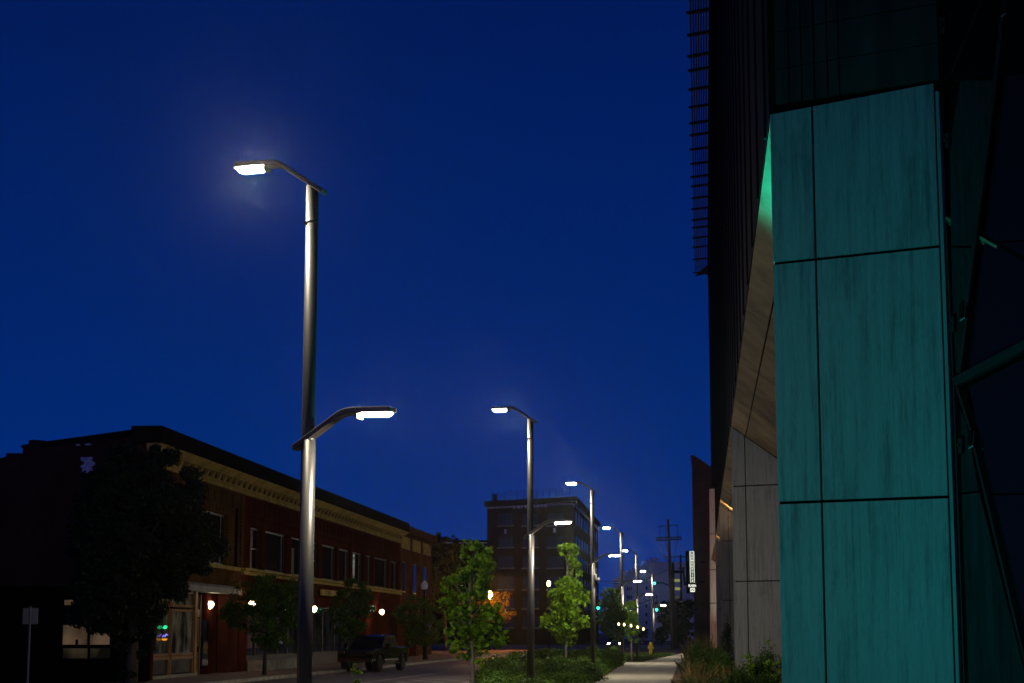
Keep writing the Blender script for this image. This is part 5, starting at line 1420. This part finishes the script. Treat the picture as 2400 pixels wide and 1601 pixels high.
rshrub(1698, 1530, 60, .75, 'yellowish shrub with reddish leaves left of the grey pier edge', 2200, .06, seed=74, m='shrub')
rshrub(1765, 1545, 50, .9, 'leafy green shrub before the grey pier', 3600, .06, seed=75)
rshrub(1802, 1520, 50, .8, 'taller leafy shrub beside the teal pier', 3200, .06, seed=76)
rshrub(1735, 1572, 47, .8, 'low green shrub in front of the grey pier edge', 3000, .055, seed=77)
rshrub(1795, 1580, 44, .8, 'lowest green shrub at the bottom left of the teal pier', 3200, .05, seed=78)
rshrub(1700, 1560, 52, .5, 'small shrub with a few pink-red leaves', 500, .05, seed=79, m='redleaf')
# tall leafy stems
for px, py, Y, lab in ((1758, 1528, 49, 'pale green upright stem before the grey pier'), (1800, 1500, 49, 'tallest leafy stem beside the teal pier'), (1828, 1540, 48, 'leafy stem touching the teal pier')):
    t = P(px, py, Y); rng = np.random.default_rng(int(px))
    root = thing('leafy_stem', lab, 'plant', (t.x, Y, .1), 'leafy stems at the pier foot')
    MB().tube([(t.x, Y, .1), (t.x + .03, Y, t.z * .6), (t.x, Y, t.z)], [.012, .009, .003], 5).build('stem', M['bark_dark'], root)
    hz = rng.uniform(.35, 1, 60) * t.z; C = np.stack([t.x + rng.normal(size=60) * .07, Y + rng.normal(size=60) * .07, hz], 1)
    me = np_mesh('leaves', leaf_polys(C, .11, OVAL, rng, -.5), 6, M['ginkgo'], (t.x, Y, .1)); o = bpy.data.objects.new('leaves', me); sc.collection.objects.link(o); o.parent = root
# ornamental grasses
def clump(px, py, Y, w, lab, seed, m='dry', n=260, spread=.35, bw=.014, plume=True):
    t = P(px, py, Y); h = t.z - .1
    root = thing('ornamental_grass', lab, 'grass clump', (t.x, Y, .1), 'ornamental grasses in the bed by the walk')
    me = blades('blades', n, w, h, M[m], seed, spread, bw); o = bpy.data.objects.new('blades', me); sc.collection.objects.link(o); o.parent = root
    if plume:
        rng = np.random.default_rng(seed); C = []
        for q_ in range(14):
            a = rng.uniform(0, 6.28); r = rng.uniform(0, .35) * h * spread; tx_, ty2 = math.cos(a) * r, math.sin(a) * r; hh = h * rng.uniform(.8, 1.05)
            C += [(tx_ * (1 + .1 * f_) + rng.normal() * .012, ty2 + rng.normal() * .012, hh - f_ * .02) for f_ in range(10)]
        C = np.array(C) + np.array([t.x, Y, .1])
        me = np_mesh('plumes', leaf_polys(C, .035, DIAMOND, rng, 0), 4, M['dry'], (t.x, Y, .1)); o = bpy.data.objects.new('plumes', me); sc.collection.objects.link(o); o.parent = root
clump(1628, 1490, 67, .8, 'feathery dry plumes above the rounded shrub, left tuft', 31, n=160)
clump(1652, 1480, 67, .9, 'taller feathery dry plumes above the rounded shrub', 32, n=200)
clump(1640, 1545, 56, 1.0, 'tall straw-coloured grass arching before the rounded shrub', 33, n=220, spread=.45)
clump(1618, 1575, 52, .9, 'low straw-coloured tuft on the mulch beside the walk', 34, n=200, spread=.6)
clump(1652, 1578, 50, 1.0, 'green and straw grass tuft at the bottom of the bed', 35, m='greenblade', n=420, spread=.8)
clump(1612, 1592, 50, .8, 'lowest green tuft at the corner of the walk', 36, m='greenblade', n=300, spread=.8, plume=False)
clump(1680, 1588, 49, .8, 'green tuft in front of the concrete block', 37, m='greenblade', n=300, spread=.9, plume=False)
clump(1720, 1548, 54, .6, 'dark arching blades along the grey pier edge', 38, m='greenblade', n=160, spread=.5, bw=.02, plume=False)

# ------------------------------------------------------------------ coloured fixtures of the clad building
def spot(name, loc, tgt, col, power, size, blend=.5, rad=.15, par=None):
    d = bpy.data.lights.new(name, 'SPOT'); d.color = col; d.energy = power; d.spot_size = math.radians(size); d.spot_blend = blend; d.shadow_soft_size = rad
    o = bpy.data.objects.new(name, d); sc.collection.objects.link(o); o.location = loc
    o.rotation_euler = (Vector(tgt) - Vector(loc)).to_track_quat('-Z', 'Y').to_euler(); return o
# floodlight on the ground in front of the first pier, out of the frame
c = pp1.pt(2.6, 0, 11.0)
fl_ = thing('floodlight', 'teal floodlight on the ground before the first pier', 'floodlight', (c.x, c.y, 0))
MB().box((c.x, c.y, .28), (.35, .2, .25), (1, .3, 0), (-.3, 1, 0)).build('housing', M['metal_dark'], fl_)
MB().box((c.x, c.y, .08), (.1, .1, .16)).build('bracket', M['metal_dark'], fl_)
spot('teal_flood', (c.x, c.y + .16, .5), pp1.pt(.6, 4.4, 0), (.0, .84, .80), TEAL_W, 58, .9, .2)
spot('end_pier_light', (P(1672, 1480, 190).x, 190, .5), P(1672, 1330, 198), (.9, 1.0, .85), 900, 60, .9, .1)
# LED fixtures tucked under the soffit
teal = (.0, 1.0, .62); warmc = (1.0, .62, .28)
for i, f, g, col, w_ in ((0, .13, .9, (.0, 1.0, .92), 1900), (1, .03, .4, teal, 30), (1, .93, .45, warmc, 160), (2, .1, .3, warmc, 120), (2, .85, .5, warmc, 160), (3, .1, .4, teal, 130)):
    p0 = soff(i, f, g) - Vector((0, 0, 3.0 if i == 0 else .6))
    fx_ = thing('soffit_light', ('teal ' if col[0] == 0 else 'warm ') + 'light fixture under the soffit, ' + ['first', 'second', 'third', 'fourth', 'fifth'][i] + ' bay' + (' far end' if f > .5 else ' near end'), 'light fixture', p0, 'fixtures under the soffit')
    MB().box(p0, (.06, .06, .05)).build('housing', M['metal_dark'], fx_)
    spot('soffit_spot', p0 + Vector((0, 0, .05)), soff(i, f if i else .02, g if i else .1) + T * (.6 if i else 0), col, w_, 150 if i else 172, .8 if i else 1.0, .03)

# ------------------------------------------------------------------ thin haze added to stand in for lens bloom around the lamps
m = bpy.data.materials.new('haze'); m.use_nodes = True; nt = m.node_tree; nt.nodes.clear()
o_ = nt.nodes.new('ShaderNodeOutputMaterial'); v = nt.nodes.new('ShaderNodeVolumePrincipled')
v.inputs['Color'].default_value = (.8, .95, 1, 1); v.inputs['Density'].default_value = .0001; v.inputs['Anisotropy'].default_value = .955
nt.links.new(v.outputs[0], o_.inputs['Volume'])
MB().hexa([(-950, -80, -1), (950, -80, -1), (950, 2550, -1), (-950, 2550, -1), (-950, -80, 60), (950, -80, 60), (950, 2550, 60), (-950, 2550, 60)]).build('haze', m, kind='stuff')
